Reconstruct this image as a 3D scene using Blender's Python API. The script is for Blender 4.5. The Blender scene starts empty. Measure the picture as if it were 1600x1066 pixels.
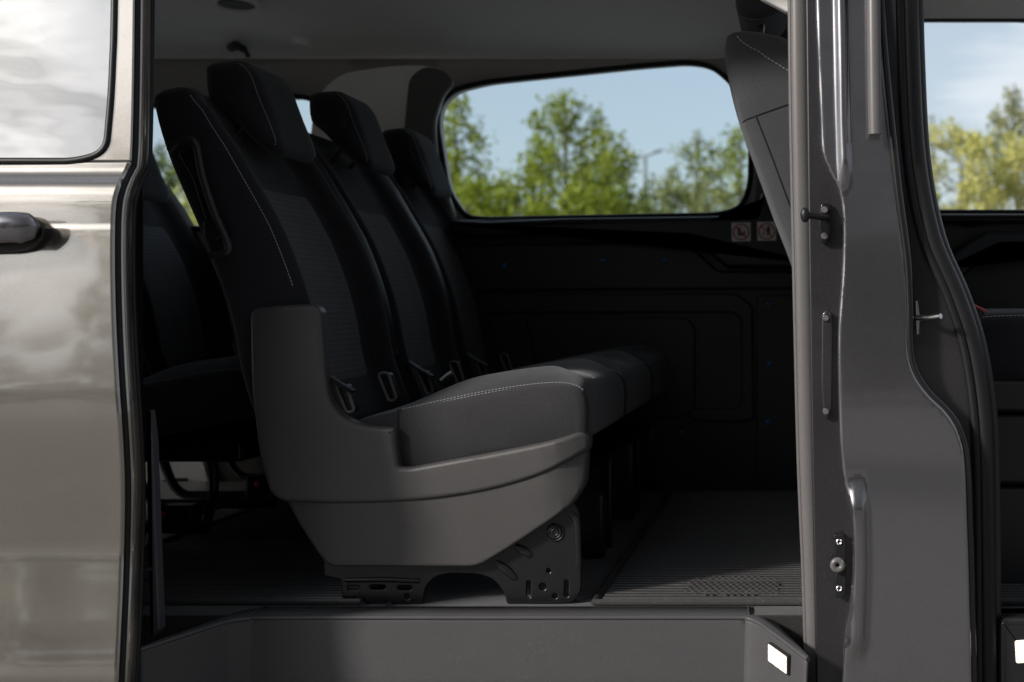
import bpy, bmesh, math, random
from mathutils import Vector, Matrix
R = math.radians
random.seed(7)
scene = bpy.context.scene

# ------------------------------------------------------------------ camera
F, CX, CY, ZC = 1900.0, 1250.0, 480.0, 1.10      # focal length / principal point in photo pixels, eye height
cam_d = bpy.data.cameras.new("camera")
cam = bpy.data.objects.new("camera", cam_d)
scene.collection.objects.link(cam)
scene.camera = cam
cam.location = (0, 0, ZC)
cam.rotation_euler = (R(90), 0, 0)
cam_d.sensor_width = 36.0
cam_d.lens = F / 1600 * 36
cam_d.shift_x = -(CX - 800) / 1600
cam_d.shift_y = -(533 - CY) / 1600
cam_d.clip_start = 0.05
cam_d.clip_end = 3000
cam_d.dof.use_dof = True
cam_d.dof.focus_distance = 2.2
cam_d.dof.aperture_fstop = 3.7

# ------------------------------------------------------------------ world, sun, exposure
SUN_EL = R(27)
SUN_H = Vector((-0.80, -0.60, 0)).normalized()
SUN = Vector((SUN_H.x * math.cos(SUN_EL), SUN_H.y * math.cos(SUN_EL), math.sin(SUN_EL)))
w = bpy.data.worlds.new("World")
scene.world = w
w.use_nodes = True
nt = w.node_tree
nt.nodes.clear()


def N(t, kind, **kw):
    n = t.nodes.new(kind)
    for k, v in kw.items():
        setattr(n, k, v)
    return n


def math_node(t, op, a, b=None, c=None, clamp=False):
    n = N(t, 'ShaderNodeMath', operation=op, use_clamp=clamp)
    for i, v in enumerate((a, b, c)):
        if v is None:
            continue
        if isinstance(v, (int, float)):
            n.inputs[i].default_value = v
        else:
            t.links.new(v, n.inputs[i])
    return n.outputs[0]


def mix_rgb(t, fac, a, b, blend='MIX'):
    n = N(t, 'ShaderNodeMix', data_type='RGBA', blend_type=blend)
    for i, v in ((0, fac), (6, a), (7, b)):
        if isinstance(v, (int, float)):
            n.inputs[i].default_value = v
        elif isinstance(v, tuple):
            n.inputs[i].default_value = v if len(v) == 4 else (*v, 1)
        else:
            t.links.new(v, n.inputs[i])
    return n.outputs[2]


sky = N(nt, 'ShaderNodeTexSky', sky_type='NISHITA', sun_disc=False)
sky.sun_elevation = SUN_EL
sky.sun_rotation = math.atan2(SUN.x, SUN.y) % (2 * math.pi)
sky.air_density, sky.dust_density, sky.ozone_density = 1.0, 1.6, 1.2
tc = N(nt, 'ShaderNodeTexCoord')
sep = N(nt, 'ShaderNodeSeparateXYZ')
nt.links.new(tc.outputs['Generated'], sep.inputs[0])
den = math_node(nt, 'ADD', math_node(nt, 'MAXIMUM', sep.outputs[2], 0.0), 0.16)
cu = math_node(nt, 'DIVIDE', sep.outputs[0], den)
cv = math_node(nt, 'DIVIDE', sep.outputs[1], den)
comb = N(nt, 'ShaderNodeCombineXYZ')
nt.links.new(cu, comb.inputs[0])
nt.links.new(cv, comb.inputs[1])
noi = N(nt, 'ShaderNodeTexNoise')
noi.inputs['Scale'].default_value = 0.95
noi.inputs['Detail'].default_value = 9
noi.inputs['Roughness'].default_value = 0.58
noi.inputs['Distortion'].default_value = 0.6
nt.links.new(comb.outputs[0], noi.inputs['Vector'])
# more cloud on the sunny side (behind the camera), thin scattered cloud ahead
bias = math_node(nt, 'MULTIPLY', sep.outputs[1], -0.24)
biasx = math_node(nt, 'MULTIPLY', math_node(nt, 'MAXIMUM', sep.outputs[0], 0.0), 1.9)
cover = math_node(nt, 'ADD', math_node(nt, 'ADD', noi.outputs['Fac'], bias), biasx)
mr = N(nt, 'ShaderNodeMapRange', interpolation_type='SMOOTHSTEP')
nt.links.new(cover, mr.inputs['Value'])
mr.inputs['From Min'].default_value = 0.36
mr.inputs['From Max'].default_value = 0.66
dot = N(nt, 'ShaderNodeVectorMath', operation='DOT_PRODUCT')
nt.links.new(tc.outputs['Generated'], dot.inputs[0])
dot.inputs[1].default_value = Vector((-0.70, -0.66, 0.33)).normalized()      # the brightest part of the cloud bank
glow = math_node(nt, 'POWER', math_node(nt, 'MAXIMUM', dot.outputs['Value'], 0.0), 20.0)
noi2 = N(nt, 'ShaderNodeTexNoise')
noi2.inputs['Scale'].default_value = 2.1
noi2.inputs['Detail'].default_value = 8
noi2.inputs['Distortion'].default_value = 1.2
nt.links.new(comb.outputs[0], noi2.inputs['Vector'])
thick0 = math_node(nt, 'MULTIPLY_ADD', noi2.outputs['Fac'], 3.0, -0.55)
fr_k = math_node(nt, 'MULTIPLY', sep.outputs[1], 1.4, clamp=True)
thick = math_node(nt, 'ADD', math_node(nt, 'MULTIPLY', thick0, math_node(nt, 'SUBTRACT', 1.0, fr_k)), fr_k)
front_k = math_node(nt, 'MULTIPLY_ADD', sep.outputs[1], 3.1, 4.1)
cl_str = math_node(nt, 'MULTIPLY', math_node(nt, 'MULTIPLY_ADD', glow, 28.0, front_k), thick)
cl_col = mix_rgb(nt, glow, (0.90, 0.96, 1.05), (1.0, 0.94, 0.87))
vm = N(nt, 'ShaderNodeVectorMath', operation='SCALE')
nt.links.new(cl_col, vm.inputs[0])
nt.links.new(cl_str, vm.inputs['Scale'])
veil = math_node(nt, 'MAXIMUM', mr.outputs[0], math_node(nt, 'MULTIPLY_ADD', sep.outputs[1], 0.22, 0.28))
skymix = mix_rgb(nt, veil, sky.outputs[0], vm.outputs[0])
bg = N(nt, 'ShaderNodeBackground')
bg.inputs['Strength'].default_value = 0.13
nt.links.new(skymix, bg.inputs['Color'])
wo = N(nt, 'ShaderNodeOutputWorld')
nt.links.new(bg.outputs[0], wo.inputs[0])

sun_d = bpy.data.lights.new("sun", 'SUN')
sun_d.energy = 5.0
sun_d.angle = R(7)
sun_d.color = (1.0, 0.935, 0.87)
sun = bpy.data.objects.new("sun", sun_d)
scene.collection.objects.link(sun)
sun.rotation_euler = SUN.to_track_quat('Z', 'Y').to_euler()

scene.view_settings.view_transform = 'Standard'
scene.view_settings.look = 'None'
scene.view_settings.exposure = 0.0
scene.view_settings.gamma = 1.0
scene.cycles.use_denoising = True
scene.cycles.max_bounces = 10
scene.cycles.transparent_max_bounces = 16
scene.cycles.sample_clamp_indirect = 6.0


# ------------------------------------------------------------------ helpers
def P(px, py, Y):
    return Vector(((px - CX) / F * Y, Y, ZC - (py - CY) / F * Y))


def catmull(pts, n=6, closed=False):
    pts = [Vector(p) for p in pts]
    m = len(pts)
    out = []
    rng = range(m) if closed else range(m - 1)
    for i in rng:
        if closed:
            p0, p1, p2, p3 = pts[(i - 1) % m], pts[i], pts[(i + 1) % m], pts[(i + 2) % m]
        else:
            p0, p1, p2, p3 = pts[max(i - 1, 0)], pts[i], pts[i + 1], pts[min(i + 2, m - 1)]
        for k in range(n):
            t = k / n
            out.append(0.5 * (2 * p1 + (p2 - p0) * t + (2 * p0 - 5 * p1 + 4 * p2 - p3) * t * t
                              + (3 * p1 - p0 - 3 * p2 + p3) * t ** 3))
    if not closed:
        out.append(pts[-1])
    return out


def fillet(pts, r=6, seg=4):
    """round every corner of a closed 2-D outline (pixels)"""
    out = []
    m = len(pts)
    for i in range(m):
        a, b, c = Vector(pts[i - 1][:2]), Vector(pts[i][:2]), Vector(pts[(i + 1) % m][:2])
        rr = pts[i][2] if len(pts[i]) > 2 else r
        d1, d2 = (a - b), (c - b)
        k = min(rr, d1.length * 0.48, d2.length * 0.48)
        if k < 0.3:
            out.append(b)
            continue
        p, q = b + d1.normalized() * k, b + d2.normalized() * k
        for s in range(seg + 1):
            t = s / seg
            out.append((1 - t) ** 2 * p + 2 * t * (1 - t) * b + t * t * q)
    return out


def lerp_tab(tab, x):
    if x <= tab[0][0]:
        return tab[0][1]
    for (a, va), (b, vb) in zip(tab, tab[1:]):
        if x <= b:
            return va + (vb - va) * (x - a) / (b - a)
    return tab[-1][1]


def sstep(a, b, x):
    t = max(0.0, min(1.0, (x - a) / (b - a)))
    return t * t * (3 - 2 * t)


def empty(name, loc, label=None, cat=None, group=None):
    o = bpy.data.objects.new(name, None)
    scene.collection.objects.link(o)
    o.location = loc
    o.empty_display_size = 0.1
    if label:
        o['label'] = label
    if cat:
        o['category'] = cat
    if group:
        o['group'] = group
    return o


def origin(o):
    v = Vector((0, 0, 0))
    while o is not None:
        v += Vector(o.location)
        o = o.parent
    return v


def link(name, bm, mat, parent=None, smooth=40, recalc=True, bevel=0, bseg=3, solid=0, subsurf=0, world=True):
    """bm is in world coordinates; becomes local to the parent"""
    if recalc:
        bmesh.ops.recalc_face_normals(bm, faces=bm.faces)
    if parent is not None and world:
        bmesh.ops.translate(bm, verts=bm.verts, vec=-origin(parent))
    me = bpy.data.meshes.new(name)
    bm.to_mesh(me)
    bm.free()
    for p in me.polygons:
        p.use_smooth = True
    if smooth < 180:
        me.set_sharp_from_angle(angle=R(smooth))
    if mat:
        me.materials.append(mat)
    o = bpy.data.objects.new(name, me)
    scene.collection.objects.link(o)
    o.parent = parent
    if solid:
        s = o.modifiers.new("solid", 'SOLIDIFY')
        s.thickness = solid
        s.offset = -1
    if bevel:
        b = o.modifiers.new("bevel", 'BEVEL')
        b.width = bevel
        b.segments = bseg
        b.limit_method = 'ANGLE'
        b.angle_limit = R(38)
        b.harden_normals = True
    if subsurf:
        s = o.modifiers.new("sub", 'SUBSURF')
        s.levels = s.render_levels = subsurf
    return o


def bm_box(bm, a, b):
    a, b = Vector(a), Vector(b)
    vs = [bm.verts.new((x, y, z)) for x in (a.x, b.x) for y in (a.y, b.y) for z in (a.z, b.z)]
    for f in ((0, 1, 3, 2), (4, 6, 7, 5), (0, 4, 5, 1), (2, 3, 7, 6), (0, 2, 6, 4), (1, 5, 7, 3)):
        bm.faces.new([vs[i] for i in f])
    return vs


def box(name, a, b, mat, parent=None, bevel=0.004, **kw):
    bm = bmesh.new()
    bm_box(bm, a, b)
    return link(name, bm, mat, parent, bevel=bevel, **kw)


def bm_loft(bm, rings, closed=True, caps=True, loop=False):
    vr = [[bm.verts.new(p) for p in r] for r in rings]
    n = len(vr[0])
    pairs = list(zip(vr, vr[1:]))
    if loop:
        pairs.append((vr[-1], vr[0]))
    for a, b in pairs:
        for i in range(n if closed else n - 1):
            j = (i + 1) % n
            bm.faces.new((a[i], a[j], b[j], b[i]))
    if caps and closed and not loop:
        bm.faces.new(list(reversed(vr[0])))
        bm.faces.new(vr[-1])
    return vr


def bm_tube(bm, path, r, seg=10, flat=1.0, up=None, loop=False):
    """round (or flattened) tube along a path; r number or list; 'up' is the thin axis when flat<1"""
    path = [Vector(p) for p in path]
    m = len(path)
    rings = []
    prev = None
    for i, p in enumerate(path):
        if loop:
            t = path[(i + 1) % m] - path[i - 1]
        else:
            t = path[min(i + 1, m - 1)] - path[max(i - 1, 0)]
        t = t.normalized() if t.length > 1e-9 else Vector((0, 0, 1))
        ref = Vector(up) if up else (prev or (Vector((0, 1, 0)) if abs(t.y) < 0.9 else Vector((1, 0, 0))))
        a = ref - t * ref.dot(t)
        if a.length < 1e-6:
            a = Vector((1, 0, 0)) - t * t.x
        a.normalize()
        b = t.cross(a)
        prev = a
        rr = r[i] if isinstance(r, (list, tuple)) else r
        rings.append([p + (a * math.cos(k * 2 * math.pi / seg) * flat + b * math.sin(k * 2 * math.pi / seg)) * rr
                      for k in range(seg)])
    bm_loft(bm, rings, loop=loop)


def tube(name, path, r, mat, parent=None, seg=10, flat=1.0, up=None, loop=False, **kw):
    bm = bmesh.new()
    bm_tube(bm, path, r, seg, flat, up, loop)
    return link(name, bm, mat, parent, smooth=60, **kw)


def inset2d(pts, d):
    """offset a counter-clockwise outline inwards by d (pixels)"""
    m = len(pts)
    out = []
    for i in range(m):
        a, b, c = pts[i - 1], pts[i], pts[(i + 1) % m]
        e1 = Vector((b[0] - a[0], b[1] - a[1])).normalized()
        e2 = Vector((c[0] - b[0], c[1] - b[1])).normalized()
        n1, n2 = Vector((-e1.y, e1.x)), Vector((-e2.y, e2.x))
        nn = n1 + n2
        k = nn.length
        if k < 1e-6:
            nn, k = n1, 1.0
        nn = nn / k
        out.append((b[0] + nn.x * d / max(0.5, nn.dot(n1)), b[1] + nn.y * d / max(0.5, nn.dot(n1))))
    return out


def ccw(pts):
    res = []
    for p in pts:
        if not res or (abs(p[0] - res[-1][0]) + abs(p[1] - res[-1][1])) > 0.05:
            res.append((p[0], p[1]))
    if abs(res[0][0] - res[-1][0]) + abs(res[0][1] - res[-1][1]) < 0.05:
        res.pop()
    a = sum(res[i - 1][0] * res[i][1] - res[i][0] * res[i - 1][1] for i in range(len(res)))
    return res if a > 0 else res[::-1]


def bm_panel(outline, Y, th, bevel=0.004, holes=(), grid=None, yf=None, bseg=3):
    """board facing the camera, traced in photo pixels at depth Y, with a rounded front rim; yf(x,z)->extra depth"""
    bm = bmesh.new()
    outline = ccw(outline)
    px = F / Y
    bevel = min(bevel, th * 0.9)

    def rim(pts, sgn):
        loops = []
        steps = [(bevel * (1 - math.sin(k * math.pi / 2 / bseg)), bevel * (1 - math.cos(k * math.pi / 2 / bseg))) for k in range(bseg + 1)] if bevel else [(0, 0)]
        for d, y in steps + ([(0, th)] if th else []):
            q = inset2d(pts, d * px * sgn) if d else pts
            base = [P(a[0], a[1], Y) for a in q]
            loops.append([bm.verts.new(v + Vector((0, y, 0))) for v in base])
        for a, b in zip(loops, loops[1:]):
            for i in range(len(a)):
                j = (i + 1) % len(a)
                bm.faces.new((a[i], a[j], b[j], b[i]))
        return loops[0], loops[-1]
    fr, bk_ = rim(outline, 1)
    hl = [rim(ccw(h), -1) for h in holes]
    if holes:
        for which in ((0, 1) if th else (0,)):
            es = []
            for lp in [(fr, bk_)] + hl:
                vs = lp[which]
                for i in range(len(vs)):
                    e = bm.edges.get((vs[i], vs[(i + 1) % len(vs)])) or bm.edges.new((vs[i], vs[(i + 1) % len(vs)]))
                    es.append(e)
            bmesh.ops.triangle_fill(bm, use_beauty=True, edges=es)
    else:
        bm.faces.new(fr)
        if th:
            bm.faces.new(bk_)
    if grid:
        gx, gz = grid if isinstance(grid, tuple) else (grid, grid)
        for ax, no, grid in ((0, (1, 0, 0), gx), (2, (0, 0, 1), gz)):
            cs = [v.co[ax] for v in bm.verts]
            lo, hi = min(cs), max(cs)
            for k in range(1, int((hi - lo) / grid) + 1):
                co = [0, 0, 0]
                co[ax] = lo + k * grid - grid * 0.31
                bmesh.ops.bisect_plane(bm, geom=bm.verts[:] + bm.edges[:] + bm.faces[:], plane_co=co, plane_no=no, dist=1e-5)
    bmesh.ops.recalc_face_normals(bm, faces=bm.faces)
    if not th:
        bmesh.ops.reverse_faces(bm, faces=[f for f in bm.faces if f.normal.y > 0])
    if yf:
        for v in bm.verts:
            v.co.y += yf(v.co.x, v.co.z)
    return bm


def panel(name, outline, Y, th, mat, parent=None, bevel=0.004, holes=(), grid=None, yf=None, bseg=3, smooth=40):
    bm = bm_panel(outline, Y, th, bevel, holes, grid, yf, bseg)
    o = link(name, bm, mat, parent, recalc=False, smooth=max(smooth, 45))
    wn = o.modifiers.new("normals", 'WEIGHTED_NORMAL')
    wn.keep_sharp = True
    return o


def bm_wall(outer, holes, Y):
    """rectangle (x0, y0, x1, y1 in pixels) with openings, split into strips around each opening"""
    x0, y0, x1, y1 = outer
    bm = bmesh.new()
    polys = []
    cur = [(x0, y1), (x0, y0)]                    # left border of the strip being filled, bottom to top
    for h in holes:
        h = [(p[0], p[1]) for p in h]
        il = min(range(len(h)), key=lambda i: h[i][0])
        ir = max(range(len(h)), key=lambda i: h[i][0])
        a, b = [], []
        i = il
        while i != ir:
            a.append(h[i])
            i = (i + 1) % len(h)
        a.append(h[ir])
        i = il
        while i != ir:
            b.append(h[i])
            i = (i - 1) % len(h)
        b.append(h[ir])
        if sum(p[1] for p in a) / len(a) > sum(p[1] for p in b) / len(b):
            a, b = b, a                           # a: upper chain, b: lower chain
        L, Rr = h[il], h[ir]
        polys.append(cur + [(L[0], y0), L, (L[0], y1)])
        polys.append([(L[0], y0)] + [(Rr[0], y0)] + list(reversed(a)))
        polys.append([(L[0], y1)] + b + [(Rr[0], y1)])
        cur = [(Rr[0], y1), Rr, (Rr[0], y0)]
    polys.append(cur + [(x1, y0), (x1, y1)])
    for pl_ in polys:
        bm.faces.new([bm.verts.new(P(a, b, Y)) for a, b in pl_])
    bmesh.ops.remove_doubles(bm, verts=bm.verts, dist=1e-5)
    bm.normal_update()
    bmesh.ops.reverse_faces(bm, faces=[f for f in bm.faces if f.normal.y > 0])
    return bm


def ring2d(px, py, r, n=14, ry=None):
    return [(px + r * math.cos(k * 2 * math.pi / n), py + (ry or r) * math.sin(k * 2 * math.pi / n)) for k in range(n)]


def bm_stitch(bm, path, dash=0.0042, gap=0.0022, r=0.0007):
    path = [Vector(p) for p in path]
    acc, on = 0.0, True
    seglen = [(b - a).length for a, b in zip(path, path[1:])]
    total = sum(seglen)

    def at(s):
        for a, b, l in zip(path, path[1:], seglen):
            if s <= l:
                return a.lerp(b, s / l if l else 0)
            s -= l
        return path[-1]
    s = 0
    while s + dash < total:
        a, b = at(s), at(s + dash)
        bm_tube(bm, [a, (a + b) / 2, b], [r * 0.6, r, r * 0.6], seg=5)
        s += dash + gap


# ------------------------------------------------------------------ materials
def new_mat(name):
    m = bpy.data.materials.new(name)
    m.use_nodes = True
    t = m.node_tree
    b = t.nodes['Principled BSDF']
    return m, t, b


def bump(t, b, height, strength, dist=0.001, prev=None):
    n = N(t, 'ShaderNodeBump')
    n.inputs['Strength'].default_value = strength
    n.inputs['Distance'].default_value = dist
    t.links.new(height, n.inputs['Height'])
    if prev:
        t.links.new(prev, n.inputs['Normal'])
    t.links.new(n.outputs[0], b.inputs['Normal'])
    return n.outputs[0]


def noise(t, scale, detail=3, rough=0.5, vec=None, coord='Object', stretch=None):
    n = N(t, 'ShaderNodeTexNoise')
    n.inputs['Scale'].default_value = scale
    n.inputs['Detail'].default_value = detail
    n.inputs['Roughness'].default_value = rough
    c = N(t, 'ShaderNodeTexCoord')
    v = c.outputs[coord]
    if stretch:
        mp = N(t, 'ShaderNodeMapping')
        mp.inputs['Scale'].default_value = stretch
        t.links.new(v, mp.inputs[0])
        v = mp.outputs[0]
    t.links.new(v, n.inputs['Vector'])
    return n.outputs['Fac']


def ramp(t, fac, stops):
    n = N(t, 'ShaderNodeValToRGB')
    e = n.color_ramp.elements
    while len(e) > 1:
        e.remove(e[-1])
    e[0].position, e[0].color = stops[0][0], (*stops[0][1], 1)
    for p, c in stops[1:]:
        k = e.new(p)
        k.color = (*c, 1)
    t.links.new(fac, n.inputs[0])
    return n.outputs[0]


def wear(t, b, rough, amount):
    """smears, fine dust and short scratches that live in the surface itself"""
    sm = noise(t, 7, 7, 0.7, stretch=(1, 1, 2.2))
    sc = noise(t, 55, 4, 0.75, stretch=(1.0, 1.0, 0.12))
    r_ = math_node(t, 'ADD', math_node(t, 'MULTIPLY_ADD', sm, amount, rough - amount * 0.5), math_node(t, 'MULTIPLY_ADD', sc, amount * 0.6, -amount * 0.3), clamp=True)
    t.links.new(r_, b.inputs['Roughness'])


def dusty(t, c, amount, dust=(0.30, 0.28, 0.25), scale=260):
    sp = noise(t, scale, 3, 0.6)
    patch = noise(t, 5, 5, 0.6)
    k = N(t, 'ShaderNodeMapRange')
    k.inputs['From Min'].default_value = 0.62
    k.inputs['From Max'].default_value = 0.78
    t.links.new(math_node(t, 'MULTIPLY_ADD', patch, 0.25, math_node(t, 'MULTIPLY', sp, 0.85)), k.inputs['Value'])
    return mix_rgb(t, math_node(t, 'MULTIPLY', k.outputs[0], amount), c, dust)


def plastic(name, col, rough=0.5, grain=900, gs=0.25, dirt=0.15, spec=0.4, dust=0.0):
    m, t, b = new_mat(name)
    f = noise(t, 14, 5, 0.6)
    c = mix_rgb(t, f, tuple(x * (1 - dirt) for x in col), tuple(x * (1 + dirt) for x in col))
    if grain:
        c = mix_rgb(t, noise(t, grain * 0.55, 2, 0.6), c, tuple(x * 1.45 for x in col))
    if dust:
        c = dusty(t, c, dust)
        wear(t, b, rough, 0.22)
    else:
        b.inputs['Roughness'].default_value = rough
    t.links.new(c, b.inputs['Base Color'])
    b.inputs['Specular IOR Level'].default_value = spec
    if grain:
        bump(t, b, noise(t, grain, 2), gs, 0.0006)
    return m


def fabric(name, col, scale=700, quilt=None, sheen=0.25):
    m, t, b = new_mat(name)
    f = noise(t, 30, 6, 0.65)
    wv = noise(t, scale, 2, 0.6, stretch=(1, 1, 0.5))
    c1 = mix_rgb(t, f, tuple(x * 0.8 for x in col), tuple(x * 1.2 for x in col))
    c2 = mix_rgb(t, wv, c1, tuple(x * 2.6 for x in col))
    t.links.new(c2, b.inputs['Base Color'])
    b.inputs['Roughness'].default_value = 0.92
    b.inputs['Specular IOR Level'].default_value = 0.12
    b.inputs['Sheen Weight'].default_value = sheen
    b.inputs['Sheen Roughness'].default_value = 0.5
    b.inputs['Sheen Tint'].default_value = (0.55, 0.57, 0.6, 1)
    fold = noise(t, 9, 3, 0.5, stretch=(1, 1.6, 1))
    nn = bump(t, b, fold, 0.25, 0.012)
    nn = bump(t, b, wv, 0.55, 0.001, nn)
    if quilt:
        c = N(t, 'ShaderNodeTexCoord')
        sp_ = N(t, 'ShaderNodeSeparateXYZ')
        t.links.new(c.outputs['Object'], sp_.inputs[0])
        cb_ = N(t, 'ShaderNodeCombineXYZ')
        t.links.new(sp_.outputs[1], cb_.inputs[0])
        t.links.new(sp_.outputs[2], cb_.inputs[1])
        br = N(t, 'ShaderNodeTexBrick')
        br.inputs['Scale'].default_value = 30
        br.inputs['Mortar Size'].default_value = 0.05
        br.inputs['Mortar Smooth'].default_value = 0.8
        br.inputs['Brick Width'].default_value = 0.40
        br.inputs['Row Height'].default_value = 0.32
        t.links.new(cb_.outputs[0], br.inputs['Vector'])
        inv = math_node(t, 'SUBTRACT', 1.0, br.outputs['Fac'])
        bump(t, b, inv, 0.6, 0.002, nn)
        c3 = mix_rgb(t, br.outputs['Fac'], c2, tuple(x * 3.2 for x in col))
        t.links.new(c3, b.inputs['Base Color'])
    return m


def paint(name, col, rough=0.32, metal=0.85, coat=0.6, flake=0.25, dust=0.12, coat_ior=1.65):
    m, t, b = new_mat(name)
    v = N(t, 'ShaderNodeTexVoronoi')
    v.inputs['Scale'].default_value = 1000
    c = N(t, 'ShaderNodeTexCoord')
    t.links.new(c.outputs['Object'], v.inputs['Vector'])
    sp = N(t, 'ShaderNodeSeparateColor')
    t.links.new(v.outputs['Color'], sp.inputs[0])
    big = noise(t, 5, 4)
    c1 = mix_rgb(t, big, tuple(x * 0.93 for x in col), tuple(x * 1.07 for x in col))
    c2 = mix_rgb(t, math_node(t, 'MULTIPLY', sp.outputs[0], flake * 2), c1, tuple(min(1, x * 1.9) for x in col))
    t.links.new(dusty(t, c2, dust, scale=330), b.inputs['Base Color'])
    bump(t, b, sp.outputs[1], 0.02, 0.0004)
    b.inputs['Metallic'].default_value = metal
    wear(t, b, rough, 0.10)
    b.inputs['Coat Weight'].default_value = coat
    b.inputs['Coat Roughness'].default_value = 0.045
    b.inputs['Coat IOR'].default_value = coat_ior
    return m


def glass(name, tint, refl_ior=1.5, rough=0.0, wav=0.0):
    m = bpy.data.materials.new(name)
    m.use_nodes = True
    t = m.node_tree
    t.nodes.clear()
    out = N(t, 'ShaderNodeOutputMaterial')
    tr = N(t, 'ShaderNodeBsdfTransparent')
    tr.inputs[0].default_value = (*tint, 1)
    gl = N(t, 'ShaderNodeBsdfGlossy')
    gl.inputs['Roughness'].default_value = rough
    gl.inputs['Color'].default_value = (1, 1, 1, 1)
    fr = N(t, 'ShaderNodeFresnel')
    fr.inputs['IOR'].default_value = refl_ior
    if wav:
        bn = N(t, 'ShaderNodeBump')
        bn.inputs['Strength'].default_value = wav
        bn.inputs['Distance'].default_value = 0.01
        t.links.new(noise(t, 5, 2, stretch=(1, 1, 2.2)), bn.inputs['Height'])
        t.links.new(bn.outputs[0], gl.inputs['Normal'])
    mx = N(t, 'ShaderNodeMixShader')
    t.links.new(fr.outputs[0], mx.inputs[0])
    t.links.new(tr.outputs[0], mx.inputs[1])
    t.links.new(gl.outputs[0], mx.inputs[2])
    t.links.new(mx.outputs[0], out.inputs[0])
    return m


def emit(name, col, s):
    """ribbed lamp lens lit from behind"""
    m, t, b = new_mat(name)
    b.inputs['Base Color'].default_value = (*col, 1)
    wv = N(t, 'ShaderNodeTexWave', wave_type='BANDS', bands_direction='DIAGONAL')
    wv.inputs['Scale'].default_value = 75
    c = N(t, 'ShaderNodeTexCoord')
    t.links.new(c.outputs['Object'], wv.inputs['Vector'])
    t.links.new(math_node(t, 'MULTIPLY_ADD', wv.outputs['Fac'], s * 0.75, s * 0.35), b.inputs['Emission Strength'])
    b.inputs['Emission Color'].default_value = (*col, 1)
    return m


M = dict(
    paint=paint('grey metallic paint', (0.235, 0.216, 0.19), rough=0.22, coat=1.0, flake=0.14, coat_ior=2.1),
    jamb=paint('shade toned grey paint', (0.140, 0.137, 0.148), rough=0.2, metal=0.85, coat=1.0, flake=0.2, dust=0.25, coat_ior=1.9),  # same paint as the body; its darker facing is put into the colour
    jamb_dark=paint('shaded jamb paint', (0.022, 0.021, 0.024), rough=0.4, metal=0.5, coat=0.4),  # darkest copy of that paint, with recess shade put into its colour
    rubber=plastic('black rubber', (0.008, 0.008, 0.009), 0.42, 300, 0.1, spec=0.3),
    blackgloss=plastic('black gloss trim', (0.01, 0.01, 0.011), 0.12, 0, spec=0.6),
    trim=plastic('charcoal grained plastic', (0.018, 0.0185, 0.020), 0.42),
    trim_blue=plastic('dark ledge plastic', (0.009, 0.011, 0.014), 0.35),
    panel=plastic('grey grained seat plastic', (0.047, 0.0455, 0.046), 0.42, 1000, 0.4, spec=0.45, dust=0.05),
    step=plastic('grey step plastic', (0.045, 0.045, 0.047), 0.45, 800, 0.5, dust=0.10),
    headliner=fabric('woven grey headliner', (0.55, 0.545, 0.54), 900, sheen=0.1),
    liner_mid=fabric('grey wall lining', (0.24, 0.23, 0.22), 900, sheen=0.1),
    liner_dark=fabric('charcoal pillar lining', (0.085, 0.082, 0.08), 900, sheen=0.1),
    liner_light=plastic('pale grey upper lining', (0.62, 0.62, 0.60), 0.6),
    fabric=fabric('black seat cloth', (0.010, 0.0102, 0.012)),
    fabric_front=fabric('dark grey front seat cloth', (0.024, 0.0245, 0.0265)),
    cushion=fabric('dark grey cushion cloth', (0.0165, 0.0165, 0.0178)),
    quilt=fabric('quilted black seat cloth', (0.036, 0.036, 0.040), quilt=(R(90), 0, R(90))),
    thread=plastic('grey thread', (0.24, 0.245, 0.26), 0.8, 0),
    thread_dim=plastic('dim grey thread', (0.5, 0.51, 0.54), 0.8, 0),
    metal=plastic('black painted steel', (0.008, 0.008, 0.009), 0.2, 120, 0.05, spec=0.4),
    steel=plastic('bare steel', (0.45, 0.45, 0.46), 0.28, 0),
    mat_rubber=plastic('ribbed rubber mat', (0.036, 0.0355, 0.036), 0.34, 500, 0.2, dirt=0.3, dust=0.3),
    carpet=fabric('black loop carpet', (0.014, 0.0135, 0.0135), 420),
    strip=plastic('satin grey seal strip', (0.085, 0.082, 0.082), 0.3, 500, 0.08),
    white=plastic('white sticker', (0.75, 0.74, 0.72), 0.5, 0),
    red=plastic('red print', (0.50, 0.05, 0.05), 0.5, 0),
    ink=plastic('black print', (0.015, 0.015, 0.015), 0.5, 0),
    blue=plastic('blue plastic clip', (0.02, 0.16, 0.42), 0.3, 0),
    pale=plastic('pale grey cargo trim', (0.78, 0.77, 0.78), 0.6, 500, 0.1),
    glass_far=glass('tinted window glass', (0.80, 0.90, 0.93)),
    glass_clear=glass('clear window glass', (0.96, 0.98, 0.97)),
    glass_dark=glass('dark privacy glass', (0.05, 0.05, 0.055), 3.6, 0.0, 0.12),
    lamp=emit('step lamp', (1.0, 0.88, 0.72), 0.65),
)
m, t, b = new_mat('polished steel pin')
b.inputs['Base Color'].default_value = (0.6, 0.6, 0.6, 1)
b.inputs['Metallic'].default_value = 1
b.inputs['Roughness'].default_value = 0.25
M['steel'] = m
m, t, b = new_mat('glossy tread plate')  # even pale metal with low roughness and a bumpy relief
b.inputs['Base Color'].default_value = (0.45, 0.45, 0.45, 1)
b.inputs['Metallic'].default_value = 0.7
b.inputs['Roughness'].default_value = 0.3
v = N(t, 'ShaderNodeTexVoronoi')
v.inputs['Scale'].default_value = 38
c = N(t, 'ShaderNodeTexCoord')
t.links.new(c.outputs['Object'], v.inputs['Vector'])
bump(t, b, v.outputs['Distance'], 0.8, 0.006)
M['tread'] = m

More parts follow.
